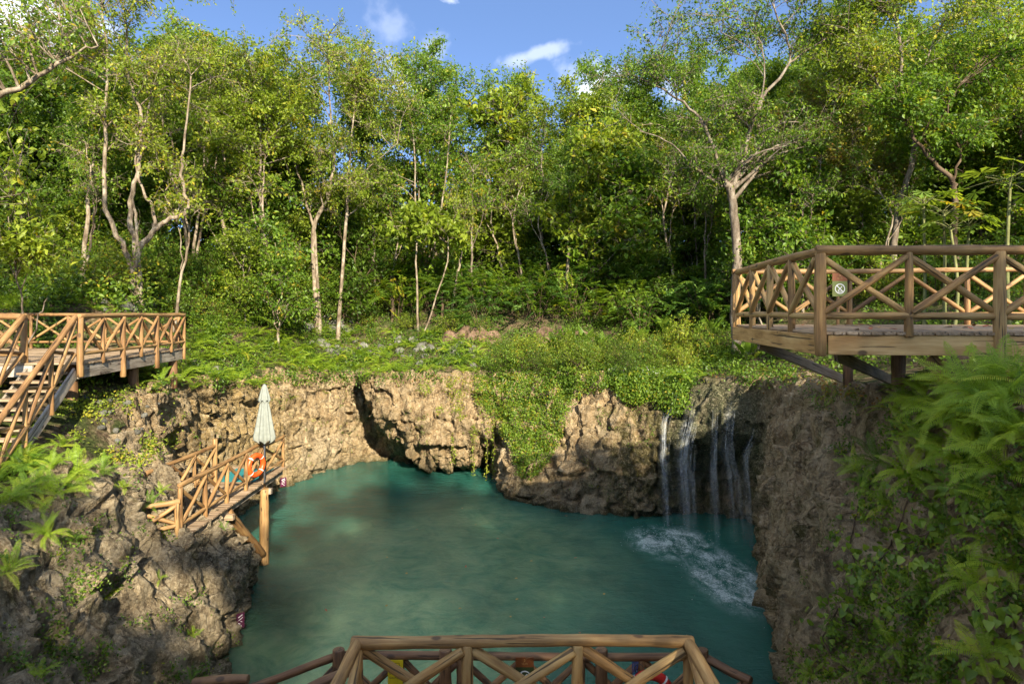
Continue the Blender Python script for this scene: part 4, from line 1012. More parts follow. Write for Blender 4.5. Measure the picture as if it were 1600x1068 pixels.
# large ferns near the viewer, frond by frond
near = [ # px, py, fronds, size, label
 (45,735,20,1.15,'large sword fern at the left edge below the staircase'), (110,745,16,.95,'large fern with a long frond reaching right, below the left staircase'),
 (95,700,13,.8,'upright pale fern just below the staircase foot'), (160,735,12,.7,'small fern on the slope between staircase and jetty'),
 (190,765,12,.6,'fern on the rock left of the jetty entrance'), (20,780,12,.9,'fern drooping low at the left edge'),
 (235,790,13,.65,'fern tucked beneath the jetty entrance rails'), (250,770,9,.5,'short fern touching the jetty corner post'),
 (75,835,18,.75,'dense dark fern clump on the near left rock'), (115,850,14,.6,'fern at the right side of the dense clump on the left rock'),
 (10,895,12,.7,'upright narrow fern at the left frame edge'), (165,935,12,.42,'small upright fern in a crack of the near left rock'),
 (352,828,7,.38,'little fern on the rock crest below the jetty'), (300,990,9,.4,'yellowish fern low on the near left rock face'),
 (60,1058,9,.6,'fern tuft at the bottom left corner'), (300,1062,12,.4,'fern tuft at the bottom edge of the left rock'), (250,905,7,.35,'pale fern in the gully of the near left rock')]
nearR = [
 (1440,610,15,.9,'arching fern in front of the right lookout deck edge'), (1500,600,17,1.05,'tall arching fern under the right lookout beam'), (1560,610,17,1.1,'fern with curled fronds against the right lookout post'),
 (1590,600,15,1.05,'fern at the right edge directly below the deck'), (1470,650,16,.9,'full fern below the arching ferns on the right bank'), (1540,660,17,1.0,'bright fern in the middle of the right bank clump'),
 (1590,680,16,1.0,'drooping fern at the right edge mid bank'), (1450,700,13,.75,'fern hanging over bare rock on the right bank'), (1500,720,13,.8,'fern with flat fronds above the heart-leaf vine'),
 (1420,740,14,.8,'fern between the hanging ferns and the fern bed'), (1480,820,13,.75,'fern amid the heart leaves of the middle bank'), (1530,910,12,.75,'fern by the right edge among heart leaves'), (1590,900,13,.8,'fern cut by the right frame edge, lower bank'), (1440,920,10,.6,'small fern on the lower middle of the right bank'), (1400,1010,10,.55,'small fern near the bottom of the right bank'), (1540,1030,12,.7,'fern in the bottom right corner'),
 (1375,720,13,.8,'dark fern high on the right rock face'), (1340,735,11,.6,'leftmost fern on the right rock face'), (1390,790,14,.75,'hanging fern above the vine on the right rock face'), (1360,760,11,.6,'small fern between two hanging ferns on the right face'),
 (1420,680,12,.7,'fern just under the deck on the right bank lip'), (1570,740,14,.85,'fern over the dark hollow on the right bank'), (1520,770,13,.7,'lower fern beside the dark hollow on the right bank'), (1580,800,12,.75,'lowest fern of the right edge clump'), (1560,850,11,.6,'fern below the clump near the right frame edge'),
 (1310,985,9,.42,'upright small fern low on the right rock'), (1270,1050,11,.5,'fern at the bottom of the right rock'), (1340,1050,9,.45,'fern tuft at the bottom edge right of the railing'), (1460,1050,7,.4,'single-stemmed fern at the bottom right'),
 (1400,640,10,.6,'fern peeking out from under the right deck struts'), (1530,620,14,.9,'fern hiding the foot of the right lookout post'), (1300,600,8,.45,'little fern at the deck strut foot'), (1230,590,7,.4,'little fern on the ledge beside the deck corner')]
def away(px, py):
    h, nn = hit(px, py); 
    if h is None: h = V(px, py, 9); nn = A(0, -.5, .8)
    return h, nn
for i, (px, py, n, sz, lab) in enumerate(near + nearR):
    h, nn = away(px, py); fern(lab, h + nn * .04, n, sz * (.74 if px > 1430 and py < 640 else .92 if px > 1200 else .8), 'fern' if i % 3 or (px > 1380 and py < 760) else 'fern_deep', None, nn, 300 + i)
# filler ferns behind those, on the bank's back
for (P, n, lab, grp) in (([(1440,600),(1600,590),(1600,700),(1480,700)], 22, 'fern inside the fern bed below the right lookout', 'fern bed below the right lookout'),
                         ([(0,680),(90,700),(150,760),(60,790),(0,800)], 14, 'fern inside the fern bed below the staircase', 'fern bed below the staircase')):
    for i, (h, nn, x, y) in enumerate(sample(P, n, r5, .12)): fern(('leftmost ' + lab) if i == 0 else lab + ', ' + nth(i) if i < 20 else '%s rightmost fern inside the fern bed below the right lookout' % ('second' if i == 20 else 'very'), h, 10, r5.uniform(.6, .9), 'fern' if i % 4 else 'fern_deep', grp, nn, 500 + i)

# broad-leaved plants
def blade_mesh(L, Wd, heart=False, cup=.12, name='leaf', mat='leaf_dark', tint=.5):
    n = 8; t = np.linspace(0, 1, n); w = Wd / 2 * (np.sin(math.pi * t ** (.62 if not heart else .45)) ** .8); w[0] = 0.0 if not heart else Wd * .1; w[-1] = 0
    c = np.stack([t * L, 0 * t, -L * cup * t ** 2], 1); v = []; f = []
    for i in range(n): v += [c[i] + [(-.12 * L if heart and i == 1 else 0), w[i], w[i] * .35], c[i], c[i] + [(-.12 * L if heart and i == 1 else 0), -w[i], w[i] * .35]]
    for i in range(n - 1): f += [(3*i, 3*i+1, 3*i+4, 3*i+3), (3*i+1, 3*i+2, 3*i+5, 3*i+4)]
    return mesh_from(name, np.array(v), np.array(f), M[mat], True, {'tint': np.full(3 * n, tint)})
BL = [blade_mesh(.62, .27, mat='leaf_dark', tint=.75), blade_mesh(.5, .24, mat='leaf_dark', tint=.55), blade_mesh(.68, .25, mat='leaf_mid', tint=.45)]
def broad(label, p_, n, size, seed, group=None, name='broadleaf_plant', meshes=None, lo=.9, hi=1.35, stalk=.22):
    r = np.random.default_rng(seed); t = thing(name, label, 'plant', p_, 0, group); ms = meshes or BL; T = Tubes()
    for i in range(n):
        a = i * 2.4 + r.uniform(-.4, .4); el = r.uniform(lo, hi); d = np.array([math.cos(a) * math.cos(el), math.sin(a) * math.cos(el), math.sin(el)])
        st_ = size * stalk * r.uniform(.7, 1.4); T.add(np.array([[0, 0, -.05], d * st_]), .012 * size, 4)
        o = link('leaf', ms[r.integers(len(ms))], t, d * st_); s_ = size * r.uniform(.7, 1.15); o.scale = (s_, s_, s_)
        o.rotation_mode = 'QUATERNION'; o.rotation_quaternion = Quaternion((0, 0, 1), a) @ Quaternion((0, 1, 0), -el + r.uniform(-.1, .3)) @ Quaternion((1, 0, 0), r.uniform(-.4, .4))
    link('stalks', T.mesh('stalks', M['stem_green']), t); return t
for i, (px, py, n, sz, lab) in enumerate([
 (868,548,9,1.25,'leftmost paddle-leaved plant below the bare earth bank'), (890,546,9,1.3,'paddle-leaved plant with upright leaves, second from the left below the earth bank'),
 (915,546,9,1.3,'paddle-leaved plant directly below the reddish earth bank'), (938,548,8,1.1,'shorter paddle-leaved plant at the right of its row'), (1000,540,8,1.4,'big paddle-leaved plant standing clear above the flowering patch'),
 (1042,532,8,1.45,'dark paddle-leaved plant left of the yellow-green shrub'), (1092,528,8,1.2,'paddle-leaved plant near the corner of the right lookout'), (1115,530,8,1.35,'paddle-leaved plant against the right lookout fascia'),
 (1168,562,7,1.1,'grey-green rosette plant under the right lookout corner'), (1056,563,5,.8,'single rounded-leaf plant above the small white flowers'), (560,520,5,.7,'small broad-leaved plant high on the stony slope')]):
    h, nn = hit(px, py); broad(lab, h, n, sz, 700 + i)

# spreading shrubs with feathery leaves and rounded bushes
def spray_mesh(seed, mat, n=46, H=1.5, R_=1.0):
    """feathery shrub: many pinnate sprays on thin stems"""
    r = np.random.default_rng(seed); T = Tubes(); Lf = Leaves()
    for i in range(7):
        a = i * .9 + r.uniform(0, .5); T.add(curve([(0, 0, -.2), (.25 * R_ * math.cos(a), .25 * R_ * math.sin(a), H * .45), (.6 * R_ * math.cos(a), .6 * R_ * math.sin(a), H * .85)], 5), np.linspace(.016, .005, 5), 4)
    for i in range(n):
        c = rv(r) * np.array([R_, R_, H * .45]) * r.uniform(.45, 1.) ** .6 + np.array([0, 0, H * .6])
        d = unit(c * np.array([1, 1, 0]) + r.normal(size=3) * .4 + np.array([0, 0, .1])); up = unit(rv(r) * .25 + np.array([0, 0, 1.])); sd_ = unit(np.cross(d, up)); Ls = r.uniform(.3, .5)
        tn = np.clip(.5 + .2 * r.normal(), 0, 1)
        for s_ in (-1, 1):
            k = np.arange(9) / 8.; b = c + d * (k * Ls)[:, None] - up * (k ** 2 * .12)[:, None]
            Lf.add(b, np.tile(sd_ * s_ + d * .5, (9, 1)) + r.normal(size=(9, 3)) * .1, np.tile(up, (9, 1)) + r.normal(size=(9, 3)) * .2, .15 * np.sin(k * 2.6 + .4), .062, np.clip(tn + .05 * r.normal(size=9), 0, 1))
    return T.mesh('stems', M['bark_brown']), Lf.mesh('foliage', M[mat])
SH = [spray_mesh(i, m_) for i, m_ in enumerate(['leaf_blue', 'leaf_blue', 'leaf_mid', 'leaf_mid'])]
BUp = [Proto('bush', 60 + i, m_, 'bark_brown') for i, m_ in enumerate(['leaf_mid', 'leaf_dark', 'leaf_lime', 'leaf_mid'])]
BU = [(b.t, b.c) for b in BUp]
def shrub(pair, lab, h, sz, grp, name='shrub', cat='shrub'):
    t = thing(name, lab, cat, h - A(0, 0, .08), r5.uniform(0, 6.28), grp); t.scale = (sz, sz, sz * r5.uniform(.8, 1.15)); link('stems', pair[0], t); link('foliage', pair[1], t); return t
for (P, n, lab, grp, sz, ms, md) in (
  ([(560,430),(780,430),(790,500),(740,522),(700,500),(560,500)], 60, 'feathery blue-green shrub at the forest edge above the boulder terrace', 'feathery shrubs above the boulder terrace', (.9, 1.7), SH, .7),
  ([(790,430),(1000,430),(1000,520),(940,512),(790,500)], 64, 'feathery shrub at the forest edge above the reddish earth bank', 'feathery shrubs above the earth bank', (1.0, 1.7), SH, .7),
  ([(1000,430),(1145,430),(1145,530),(1000,530)], 28, 'feathery shrub between the earth bank and the right lookout', 'feathery shrubs left of the right lookout', (.9, 1.6), SH[:3] + BU[:1], .7),
  ([(420,430),(570,430),(570,510),(420,505)], 34, 'leafy bush at the forest edge right of the left tree group', 'bushes at the forest edge, left', (1.0, 1.7), BU + SH[2:], .7),
  ([(230,440),(430,440),(430,510),(290,515)], 28, 'low bush at the foot of the pale multi-stemmed trees', 'bushes at the foot of the pale trees', (.7, 1.4), BU + SH[2:], .7),
  ([(0,420),(230,425),(230,462),(0,455)], 20, 'bush in the undergrowth behind the left lookout', 'bushes behind the left lookout', (.9, 1.5), BU, .8),
  ([(1145,420),(1600,400),(1600,470),(1300,500),(1150,500)], 36, 'bush seen through the right lookout railing', 'bushes beyond the right lookout', (.9, 1.5), BU + SH, .8),
  ([(770,545),(1000,545),(1130,550),(1060,585),(780,585)], 46, 'low leafy bush on the ledge above the middle of the cliff', 'low bushes above the middle cliff', (.3, .75), BU[:3], .5),
  ([(560,500),(780,505),(780,530),(560,530)], 12, 'low bush among stones above the boulder', 'low bushes among the stones', (.3, .6), BU + SH, .5)):
    for i, (h, nn, x, y) in enumerate(sample(P, n, r5, md)):
        k_ = r5.integers(len(ms)); pr_ = ms[k_]; o = shrub(pr_, lab, h, r5.uniform(*sz), grp); later(o, ('feathery shrub' if any(pr_ is q_ for q_ in SH) else 'leafy bush'), x, y)
for q_, (px, py) in enumerate([(1138,500),(1160,508),(1122,512)]):
    h, _ = hit(px, py); shrub(SH[q_], ('feathery shrub left of','feathery shrub right of','smaller feathery shrub farther left of')[q_] + ' the grey forked trunk foot', h, (1.5,1.4,1.2)[q_], None)
h, _ = hit(1072, 552); shrub(BU[2], 'yellow-green shrub standing out beside the paddle-leaved plants', h, 1.0, None)

# ------------------------------------------------------------------ ground cover and creepers: uncountable, one object each
def cover(name, label, P, n, cluster, L, lift, mat, seed, spread=.25, keep=None, wall=False, tint0=.5):
    r = np.random.default_rng(seed); Lf = Leaves(); xs = [a for a, b in P]; ys = [b for a, b in P]; m_ = 0
    X = r.uniform(min(xs), max(xs), n * 3); Y = r.uniform(min(ys), max(ys), n * 3); pts = []; nr = []
    for x, y in zip(X, Y):
        if len(pts) >= n: break
        if not inpoly(x, y, P): continue
        h, nn = hit(x, y)
        if h is None: continue
        if keep is not None and not keep(h, nn, x, y): continue
        pts.append(h); nr.append(nn)
    pts = np.repeat(np.array(pts), cluster, 0); nr = np.repeat(np.array(nr), cluster, 0); k = len(pts)
    tn = np.repeat(np.clip(tint0 + .22 * r.normal(size=k // cluster), 0, 1), cluster)
    off = r.normal(size=(k, 3)) * spread; off -= nr * (off * nr).sum(1)[:, None] * .8
    base = pts + off * (1 if not wall else .7) + nr * (np.abs(r.normal(size=k)) * lift + .02)[:, None]
    up = np.array([0, 0, 1.]); ax = unit(r.normal(size=(k, 3)) + (up * .3 if not wall else -up * .8)); nm = unit(nr * 1.2 + r.normal(size=(k, 3)) * .6 + up * .3)
    Lf.add(base, ax, nm, L * r.uniform(.6, 1.3, k), L * .6 * r.uniform(.8, 1.2, k), np.clip(tn + .1 * r.normal(size=k), 0, 1))
    o = link(name, Lf.mesh(name, M[mat]), None); o['kind'] = 'stuff'; o['label'] = label; return o
def patch(th, sc, seed):
    def k_(h, nn, x, y): return fbm((h * sc + seed).reshape(1, 3), 2)[0] > th
    return k_
hill = [(0,420),(1600,400),(1600,560),(1250,592),(1130,598),(1040,600),(740,592),(560,586),(410,600),(290,600),(120,615),(0,500)]
cover('ground_cover', 'low green ground cover over the terraced slope', hill, 4200, 9, .12, .16, 'leaf_dark', 31, .22, patch(-.02, .7, 3))
cover('ground_cover', 'lighter leafy ground cover over the slope', [(280,490),(1150,490),(1250,592),(1040,604),(740,592),(290,600)], 2600, 9, .10, .16, 'leaf_mid', 32, .16, patch(0.02, .8, 9), tint0=.35)
cover('undergrowth', 'dark undergrowth on the forest floor', [(0,400),(1600,380),(1600,450),(1150,470),(0,470)], 5000, 12, .2, .4, 'leaf_dark', 33, .5)
cover('flower_patch', 'carpet of small dark leaves with tiny white flowers', [(940,560),(1080,555),(1090,585),(1040,600),(950,592)], 1300, 9, .07, .10, 'leaf_dark', 34, .14, tint0=.7)
def dots(name, label, P, n, size, mat, seed, lift=.14):
    r = np.random.default_rng(seed); Lf = Leaves(); q_ = sample(P, n, r)
    b = np.array([o[0] for o in q_]); k = len(b)
    for a in range(3):
        Lf.add(b + A(0, 0, lift), np.stack([np.cos(a * 2.1 + b[:, 0] * 9), np.sin(a * 2.1 + b[:, 0] * 9), 0 * b[:, 0]], 1), np.tile(A(0, -.5, .8), (k, 1)), size, size * .8, .5)
    o = link(name, Lf.mesh(name, M[mat]), None); o['kind'] = 'stuff'; o['label'] = label
dots('flowers', 'tiny white flowers over the dark carpet', [(940,560),(1080,555),(1085,582),(1040,592),(950,588)], 420, .035, 'white', 35)
# creepers on the face
cover('creeper', 'dense small-leaved creeper draped over the middle of the cliff', [(740,584),(1060,588),(1052,625),(985,625),(950,600),(895,622),(880,660),(868,700),(840,735),(812,745),(800,700),(775,650),(745,630)], 4200, 5, .085, .10, 'leaf_mid', 36, .12, wall=True)
cover('creeper', 'thin creeper trailing over the right side of the boulder', [(650,588),(760,588),(800,640),(800,700),(760,690),(700,660),(660,620)], 700, 4, .08, .04, 'leaf_lime', 37, .12, patch(.0, 1.2, 4), wall=True)
cover('creeper', 'leafy overhang left of the waterfall', [(960,590),(1080,588),(1070,640),(1040,640),(1020,620),(975,622)], 1300, 6, .10, .12, 'leaf_mid', 38, .16, wall=True)
cover('moss_tufts', 'small green tufts dotted over the far cliff', [(290,600),(560,590),(780,690),(900,640),(1030,640),(1030,790),(880,780),(600,690),(450,740),(300,700)], 700, 4, .06, .02, 'leaf_mid', 39, .09, patch(.12, .9, 1), wall=True)
cover('ledge_plants', 'small leafy plants rooted in the near left rock', [(0,640),(200,620),(280,640),(230,760),(300,900),(380,1000),(330,1068),(0,1068)], 750, 5, .055, .05, 'leaf_mid', 40, .06, patch(.16, 1.3, 5), wall=False)
cover('slope_plants', 'small plants and seedlings on the dry slope under the left lookout', [(80,640),(200,600),(290,612),(280,690),(200,740),(110,690)], 420, 5, .07, .06, 'leaf_lime', 41, .09, patch(.02, 1.2, 8))
cover('bank_plants', 'small trailing leaves on the right rock bank', [(1250,600),(1400,620),(1600,700),(1600,1068),(1220,1068),(1260,900),(1330,760)], 1500, 6, .06, .05, 'leaf_mid', 42, .09, patch(.0, 1.0, 12), wall=True)
cover('leaf_litter', 'dry fallen leaves on the ledges', [(80,600),(300,600),(1150,575),(1260,585),(1330,600),(1400,640),(1220,600),(1130,596)], 900, 3, .08, .01, 'leaf_olive', 43, .12, tint0=.9)
# sunlit forest-edge sprays of lime leaves
# heart-leaved vines on the right bank, leaf by leaf
HL = [blade_mesh(.13, .115, True, .2, 'leaf', 'heart', .35), blade_mesh(.12, .10, True, .3, 'leaf', 'heart', .6), blade_mesh(.115, .1, True, .1, 'leaf', 'heart', .8)]
def vine(label, path, n, seed, size=1., wid=30, name='vine'):
    r = np.random.default_rng(seed); P = curve([(a, b, 0) for a, b in path], 26)[:, :2]; hs = []
    for a, b in P:
        h, nn = hit(a, b)
        if h is not None: hs.append(h + nn * .05)
    t = thing(name, label, 'vine', hs[0]); hs = np.array(hs); T = Tubes(); T.add(hs - hs[0], .012, 5); link('stem', T.mesh('stem', M['bark_brown']), t)
    for i in range(n):
        a, b = P[r.integers(len(P))] + r.normal(size=2) * (wid, wid * .8); h, nn = hit(a, b)
        if h is None or np.linalg.norm(h - hs, axis=1).min() > .9: continue
        o = link('leaf', HL[r.integers(3)], t, h + nn * r.uniform(.03, .11) - hs[0]); s_ = size * r.uniform(.6, 1.15); o.scale = (s_, s_, s_)
        z = Vector(unit(nn + r.normal(size=3) * .35 + A(0, -.3, .2))); x_ = Vector(A(r.normal() * .5, 0, -1.)); x_ = (x_ - z * x_.dot(z)).normalized(); y_ = z.cross(x_)
        o.rotation_mode = 'QUATERNION'; o.rotation_quaternion = Matrix((x_, y_, z)).transposed().to_quaternion()
for i, (lab, path, n, wid) in enumerate([
 ('heart-leaved vine running down from the hanging ferns on the right face', [(1450,690),(1420,790),(1380,870),(1340,930)], 95, 18),
 ('heart-leaved vine spreading over the middle of the right bank', [(1500,740),(1460,810),(1430,880),(1400,950),(1370,1000)], 95, 20),
 ('broad heart-leaved vine crossing under the fern bed', [(1560,780),(1500,800),(1450,830),(1400,860),(1340,900)], 70, 18),
 ('heart-leaved vine low on the right rock beside the pool edge', [(1340,900),(1310,950),(1290,1000),(1330,1050)], 75, 22),
 ('heart-leaved vine hanging at the right frame edge', [(1590,850),(1550,900),(1530,960),(1560,1020)], 75, 24),
 ('heart-leaved vine filling the bottom right corner', [(1600,960),(1560,1000),(1520,1040),(1490,1066)], 80, 24),
 ('thin vine climbing the top of the right face', [(1400,720),(1350,780),(1330,850),(1350,900)], 45, 14)]): vine(lab, path, n, 800 + i, 1., wid)
# hanging strands in front of the hollow
for i, (x, y0, y1, lab) in enumerate([(739,690,742,'hanging leafy strand, leftmost over the dark hollow'), (760,680,748,'longest hanging leafy strand over the dark hollow'), (771,682,745,'hanging leafy strand right next to the longest one'), (708,690,722,'short hanging strand on the boulder underside')]):
    h, nn = hit(x, y0 - 12); Yp = h[1] - .12; a = V(x, y0 - 12, Yp); b = V(x, y1, Yp); t = thing('hanging_strand', lab, 'vine', a); T = Tubes(); c = curve([A(0, 0, 0), (b - a) * .5 + A(.04, 0, 0), b - a], 12); T.add(c, .008, 4); link('stem', T.mesh('stem', M['bark_brown']), t)
    r = np.random.default_rng(i); Lf = Leaves(); n = 70; k = r.uniform(0, 1, n); Lf.add((b - a) * k[:, None] + r.normal(size=(n, 3)) * .04, r.normal(size=(n, 3)) - A(0, 0, .8), r.normal(size=(n, 3)) + A(0, -1, .4), .09, .06, r.uniform(.4, .9, n)); link('leaves', Lf.mesh('leaves', M['leaf_lime']), t)

# ------------------------------------------------------------------ trees
def X3(px, py, Y): return V(px, py, Y)
def px_trunks(base, Yb, stems, sc=1.0):
    """stems: lists of (px, py, dY); returns base point and local trunk curves"""
    b0 = X3(base[0], base[1], Yb); g = drop(b0[0], b0[1])[0]; out = []
    for pts, r0, r1 in stems:
        L_ = [X3(a, b, Yb + (c[0] if c else 0)) - g for a, b, *c in pts]
        if pts[0][1] > base[1] - 30: L_[0][2] = -.3
        out.append((L_, r0, r1))
    return g, out
def cr_(px, py, Y, rx, rz, g, ry=None): return (X3(px, py, Y) - g, (rx, ry or rx, rz))
# pale multi-stemmed tree behind the left lookout
g, tr = px_trunks((213, 466), 24, [([(207,468),(206,420),(185,370),(166,325),(163,260),(164,180),(168,100),(160,10)], .15, .04), ([(209,468),(210,390),(203,330),(216,262),(222,180),(200,120),(195,30)], .15, .04),
   ([(219,470),(217,398),(238,366),(255,348),(286,336),(294,318),(284,282),(288,220),(300,120)], .16, .035), ([(242,360),(238,325),(222,295),(212,250),(215,190)], .09, .03), ([(217,398),(212,345),(208,300),(218,240),(235,150)], .08, .03)])
make_tree('pale_tree', 'large pale-barked tree with several stems directly behind the left lookout', 'tree', 901, tr, [cr_(170,40,24,3.3,2.2,g), cr_(280,110,24.5,2.4,1.8,g), cr_(90,60,24,2.2,2.,g), cr_(215,190,24.5,2.4,1.4,g), cr_(210,-70,24.5,3.,1.8,g)], 'leaf_lime', 'bark_pale', g, nl=15, nb=7, nt=6, leaves=8, lsz=.145, bare=.2, twr=.007)
g, tr = px_trunks((362, 440), 31, [([(362,442),(358,395),(346,340),(345,296),(328,258),(305,215),(282,165),(270,130)], .14, .035), ([(345,300),(352,262),(345,220),(342,170),(350,110)], .09, .03), ([(366,442),(360,400),(340,380),(318,330)], .05, .015)])
make_tree('pale_tree', 'forked pale-barked tree standing right of the large multi-stemmed one', 'tree', 902, tr, [cr_(300,120,31,3.14,2.13,g), cr_(370,110,31,3.14,1.90,g), cr_(345,190,31,2.69,1.34,g), cr_(330,300,31,2.13,1.01,g)], 'leaf_lime', 'bark_pale', g, nl=15, nb=7, nt=6, leaves=9, lsz=.145, bare=.2, twr=.007)
g, tr = px_trunks((500, 405), 33, [([(498,408),(488,370),(512,310),(522,240),(515,180),(515,100)], .17, .03), ([(500,408),(492,375),(480,320),(462,260),(430,200),(405,150)], .10, .03), ([(528,404),(541,345),(545,270),(552,190),(560,120)], .12, .03), ([(512,312),(498,260),(480,190)], .07, .02), ([(545,290),(590,250),(620,225)], .05, .015)])
make_tree('wide_tree', 'wide airy tree with a domed yellow-green crown against the sky', 'tree', 903, tr, [cr_(510,100,33,4.0,2.3,g), cr_(430,150,33,2.8,2.,g), cr_(580,140,33,2.8,1.9,g), cr_(510,220,33,3.7,1.5,g), cr_(530,300,33,2.6,1.4,g)], 'leaf_lime', 'bark_pale', g, nl=16, nb=7, nt=6, leaves=10, lsz=.155, bare=.22, twr=.008)
# dark forked tree behind the right lookout corner
g, tr = px_trunks((1151, 425), 24.6, [([(1151,440),(1149,370),(1143,305),(1132,285)], .24, .17), ([(1140,300),(1122,250),(1100,195),(1060,155),(1010,128),(985,115)], .10, .025), ([(1140,300),(1163,245),(1172,200),(1195,150),(1233,98),(1225,50),(1200,-10)], .12, .03), ([(1180,180),(1195,120),(1185,60),(1150,20)], .05, .02), ([(1233,98),(1290,60),(1340,10)], .05, .02), ([(1136,290),(1100,275),(1050,225),(1000,205)], .06, .02), ([(1195,150),(1150,145),(1100,158)], .04, .015)])
make_tree('forked_tree', 'grey-trunked tree forking wide at the near corner of the right lookout', 'tree', 904, tr, [cr_(1010,125,24.6,1.84,0.97,g), cr_(1120,40,24.6,2.48,1.62,g), cr_(1220,20,24.6,2.59,1.62,g), cr_(1120,170,24.6,1.94,1.08,g), cr_(1320,20,24.6,2.16,1.40,g), cr_(1080,260,24.6,1.62,0.97,g), cr_(1220,230,24.6,1.84,1.30,g)], 'leaf_mid', 'bark_grey', g, nl=12, nb=7, nt=6, leaves=8, lsz=.13, bare=.12, twr=.007)
g, tr = px_trunks((1398, 430), 24, [([(1396,430),(1402,330),(1420,270),(1432,210),(1412,150),(1406,60),(1400,-20)], .17, .04), ([(1425,260),(1432,190),(1440,120),(1480,20)], .08, .03), ([(1432,215),(1500,165),(1580,110)], .07, .02), ([(1415,180),(1370,130),(1340,100)], .05, .02)])
make_tree('branching_tree', 'branching tree with lime crown rising behind the middle of the right lookout', 'tree', 905, tr, [cr_(1410,60,24,3.2,2.0,g), cr_(1520,70,24,2.8,1.9,g), cr_(1390,-40,24,3.,1.6,g), cr_(1330,110,24.5,2.,1.2,g), cr_(1500,170,24.5,2.4,1.1,g)], 'leaf_lime', 'bark_grey', g, nl=14, nb=7, nt=5, leaves=9, lsz=.15, bare=.1)
g, tr = px_trunks((1492, 420), 22, [([(1494,430),(1492,310),(1486,282),(1458,252),(1430,220),(1415,190)], .14, .05), ([(1487,285),(1500,240),(1480,180),(1500,130)], .06, .02)])
make_tree('leaning_tree', 'dark leaning tree bending left above the papaya plants', 'tree', 906, tr, [cr_(1420,170,22,1.8,1.3,g), cr_(1520,200,22.5,2.4,1.4,g), cr_(1560,120,23,2.4,1.7,g)], 'leaf_mid', 'bark_brown', g, nl=10, nb=6, nt=5, leaves=13, lsz=.16)
# overhanging bough from a tree outside the left of the frame
g = drop(-18, 15.5)[0]; b = lambda x, y, Y=15.5: X3(x, y, Y) - g
make_tree('overhanging_tree', 'tree at the left frame edge with a bare pale bough reaching in', 'tree', 907, [([A(0, 0, -.3), A(.2, 0, 2.5), b(-250, 260), b(-150,200), b(-60,165), b(0,150), b(60,118), b(108,88), b(150,70)], .22, .02), ([b(-150,200), b(-120,80), b(-60,-60)], .12, .04)],
   [(b(60,70), (1.2,1.2,.7)), (b(-60,40), (2.4,2.2,1.6)), (b(40,-40), (2.2,2.,1.2)), (b(-80,320), (1.5,1.4,1.))], 'leaf_mid', 'bark_pale', g, nl=9, nb=5, nt=4, leaves=8, lsz=.14, bare=.2)
g = drop(-12.2, 15.3)[0]
g = drop(*X3(30, 300, 19)[:2])[0]
make_tree('leafy_sapling', 'sapling with large lit lime leaves at the left edge above the lookout', 'tree', 908, [([A(0,0,-.3), A(.1,0,1.5), A(0,.1,2.6), A(-.1,0,3.6)], .06, .02), ([A(.05,0,.8), A(.5,0,2.), A(.8,0,2.8)], .04, .015)],
   [(X3(20,330,19)-g, (.9,.9,.5)), (X3(60,395,19)-g, (.6,.6,.4)), (X3(0,230,19)-g, (1.1,1.1,.8))], 'leaf_lime', 'bark_grey', g, nl=5, nb=4, nt=4, leaves=8, lsz=.24)
# big round-leaved tree in the middle
g = drop(*X3(655, 400, 33)[:2])[0]
tr = [([A(0,0,-.3), X3(650,400,33)-g, X3(655,362,33)-g], .08, .03), ([A(0.1,0,-.3), X3(700,400,33)-g, X3(690,372,33)-g], .06, .03)]
make_tree('round_leaved_tree', 'low tree with a flat canopy of big pale round leaves in the middle', 'tree', 909, tr, [(X3(640,352,33)-g, (1.1,.9,.55)), (X3(672,358,33)-g, (1.0,.9,.5)), (X3(700,366,33)-g, (.7,.7,.35)), (X3(660,338,33)-g, (.9,.8,.35))], 'leaf_lime', 'bark_pale', g, nl=6, nb=4, nt=4, leaves=5, lsz=.36, clump=.35, tvar=.1)
# palm under it
pr = fronds('leaf_dark', 2.2, .75, 30)
def palm(lab, px, py, Y, n, seed, hgt=1.0):
    g = drop(*X3(px, py, Y)[:2])[0]; t = thing('palm', lab, 'palm', g); r = np.random.default_rng(seed)
    T = Tubes(); T.add(curve([A(0,0,-.2), A(.05,0,hgt*.5), A(0,0,hgt)], 6), np.linspace(.09,.07,6), 8); link('trunk', T.mesh('trunk', M['bark_brown']), t)
    for i in range(n):
        o = link('frond', pr[r.integers(0, 3)], t, (0, 0, hgt)); o.rotation_mode = 'QUATERNION'; o.rotation_quaternion = Quaternion((0, 0, 1), i * 2.4) @ Quaternion((0, 1, 0), r.uniform(-.2, .3)); s_ = r.uniform(.8, 1.1); o.scale = (s_,) * 3
palm('small palm with feathery fronds under the round-leaved tree', 690, 410, 34, 12, 5, 1.5)
palm('small palm left of the round-leaved tree, half hidden', 612, 420, 35, 10, 6, 1.2)
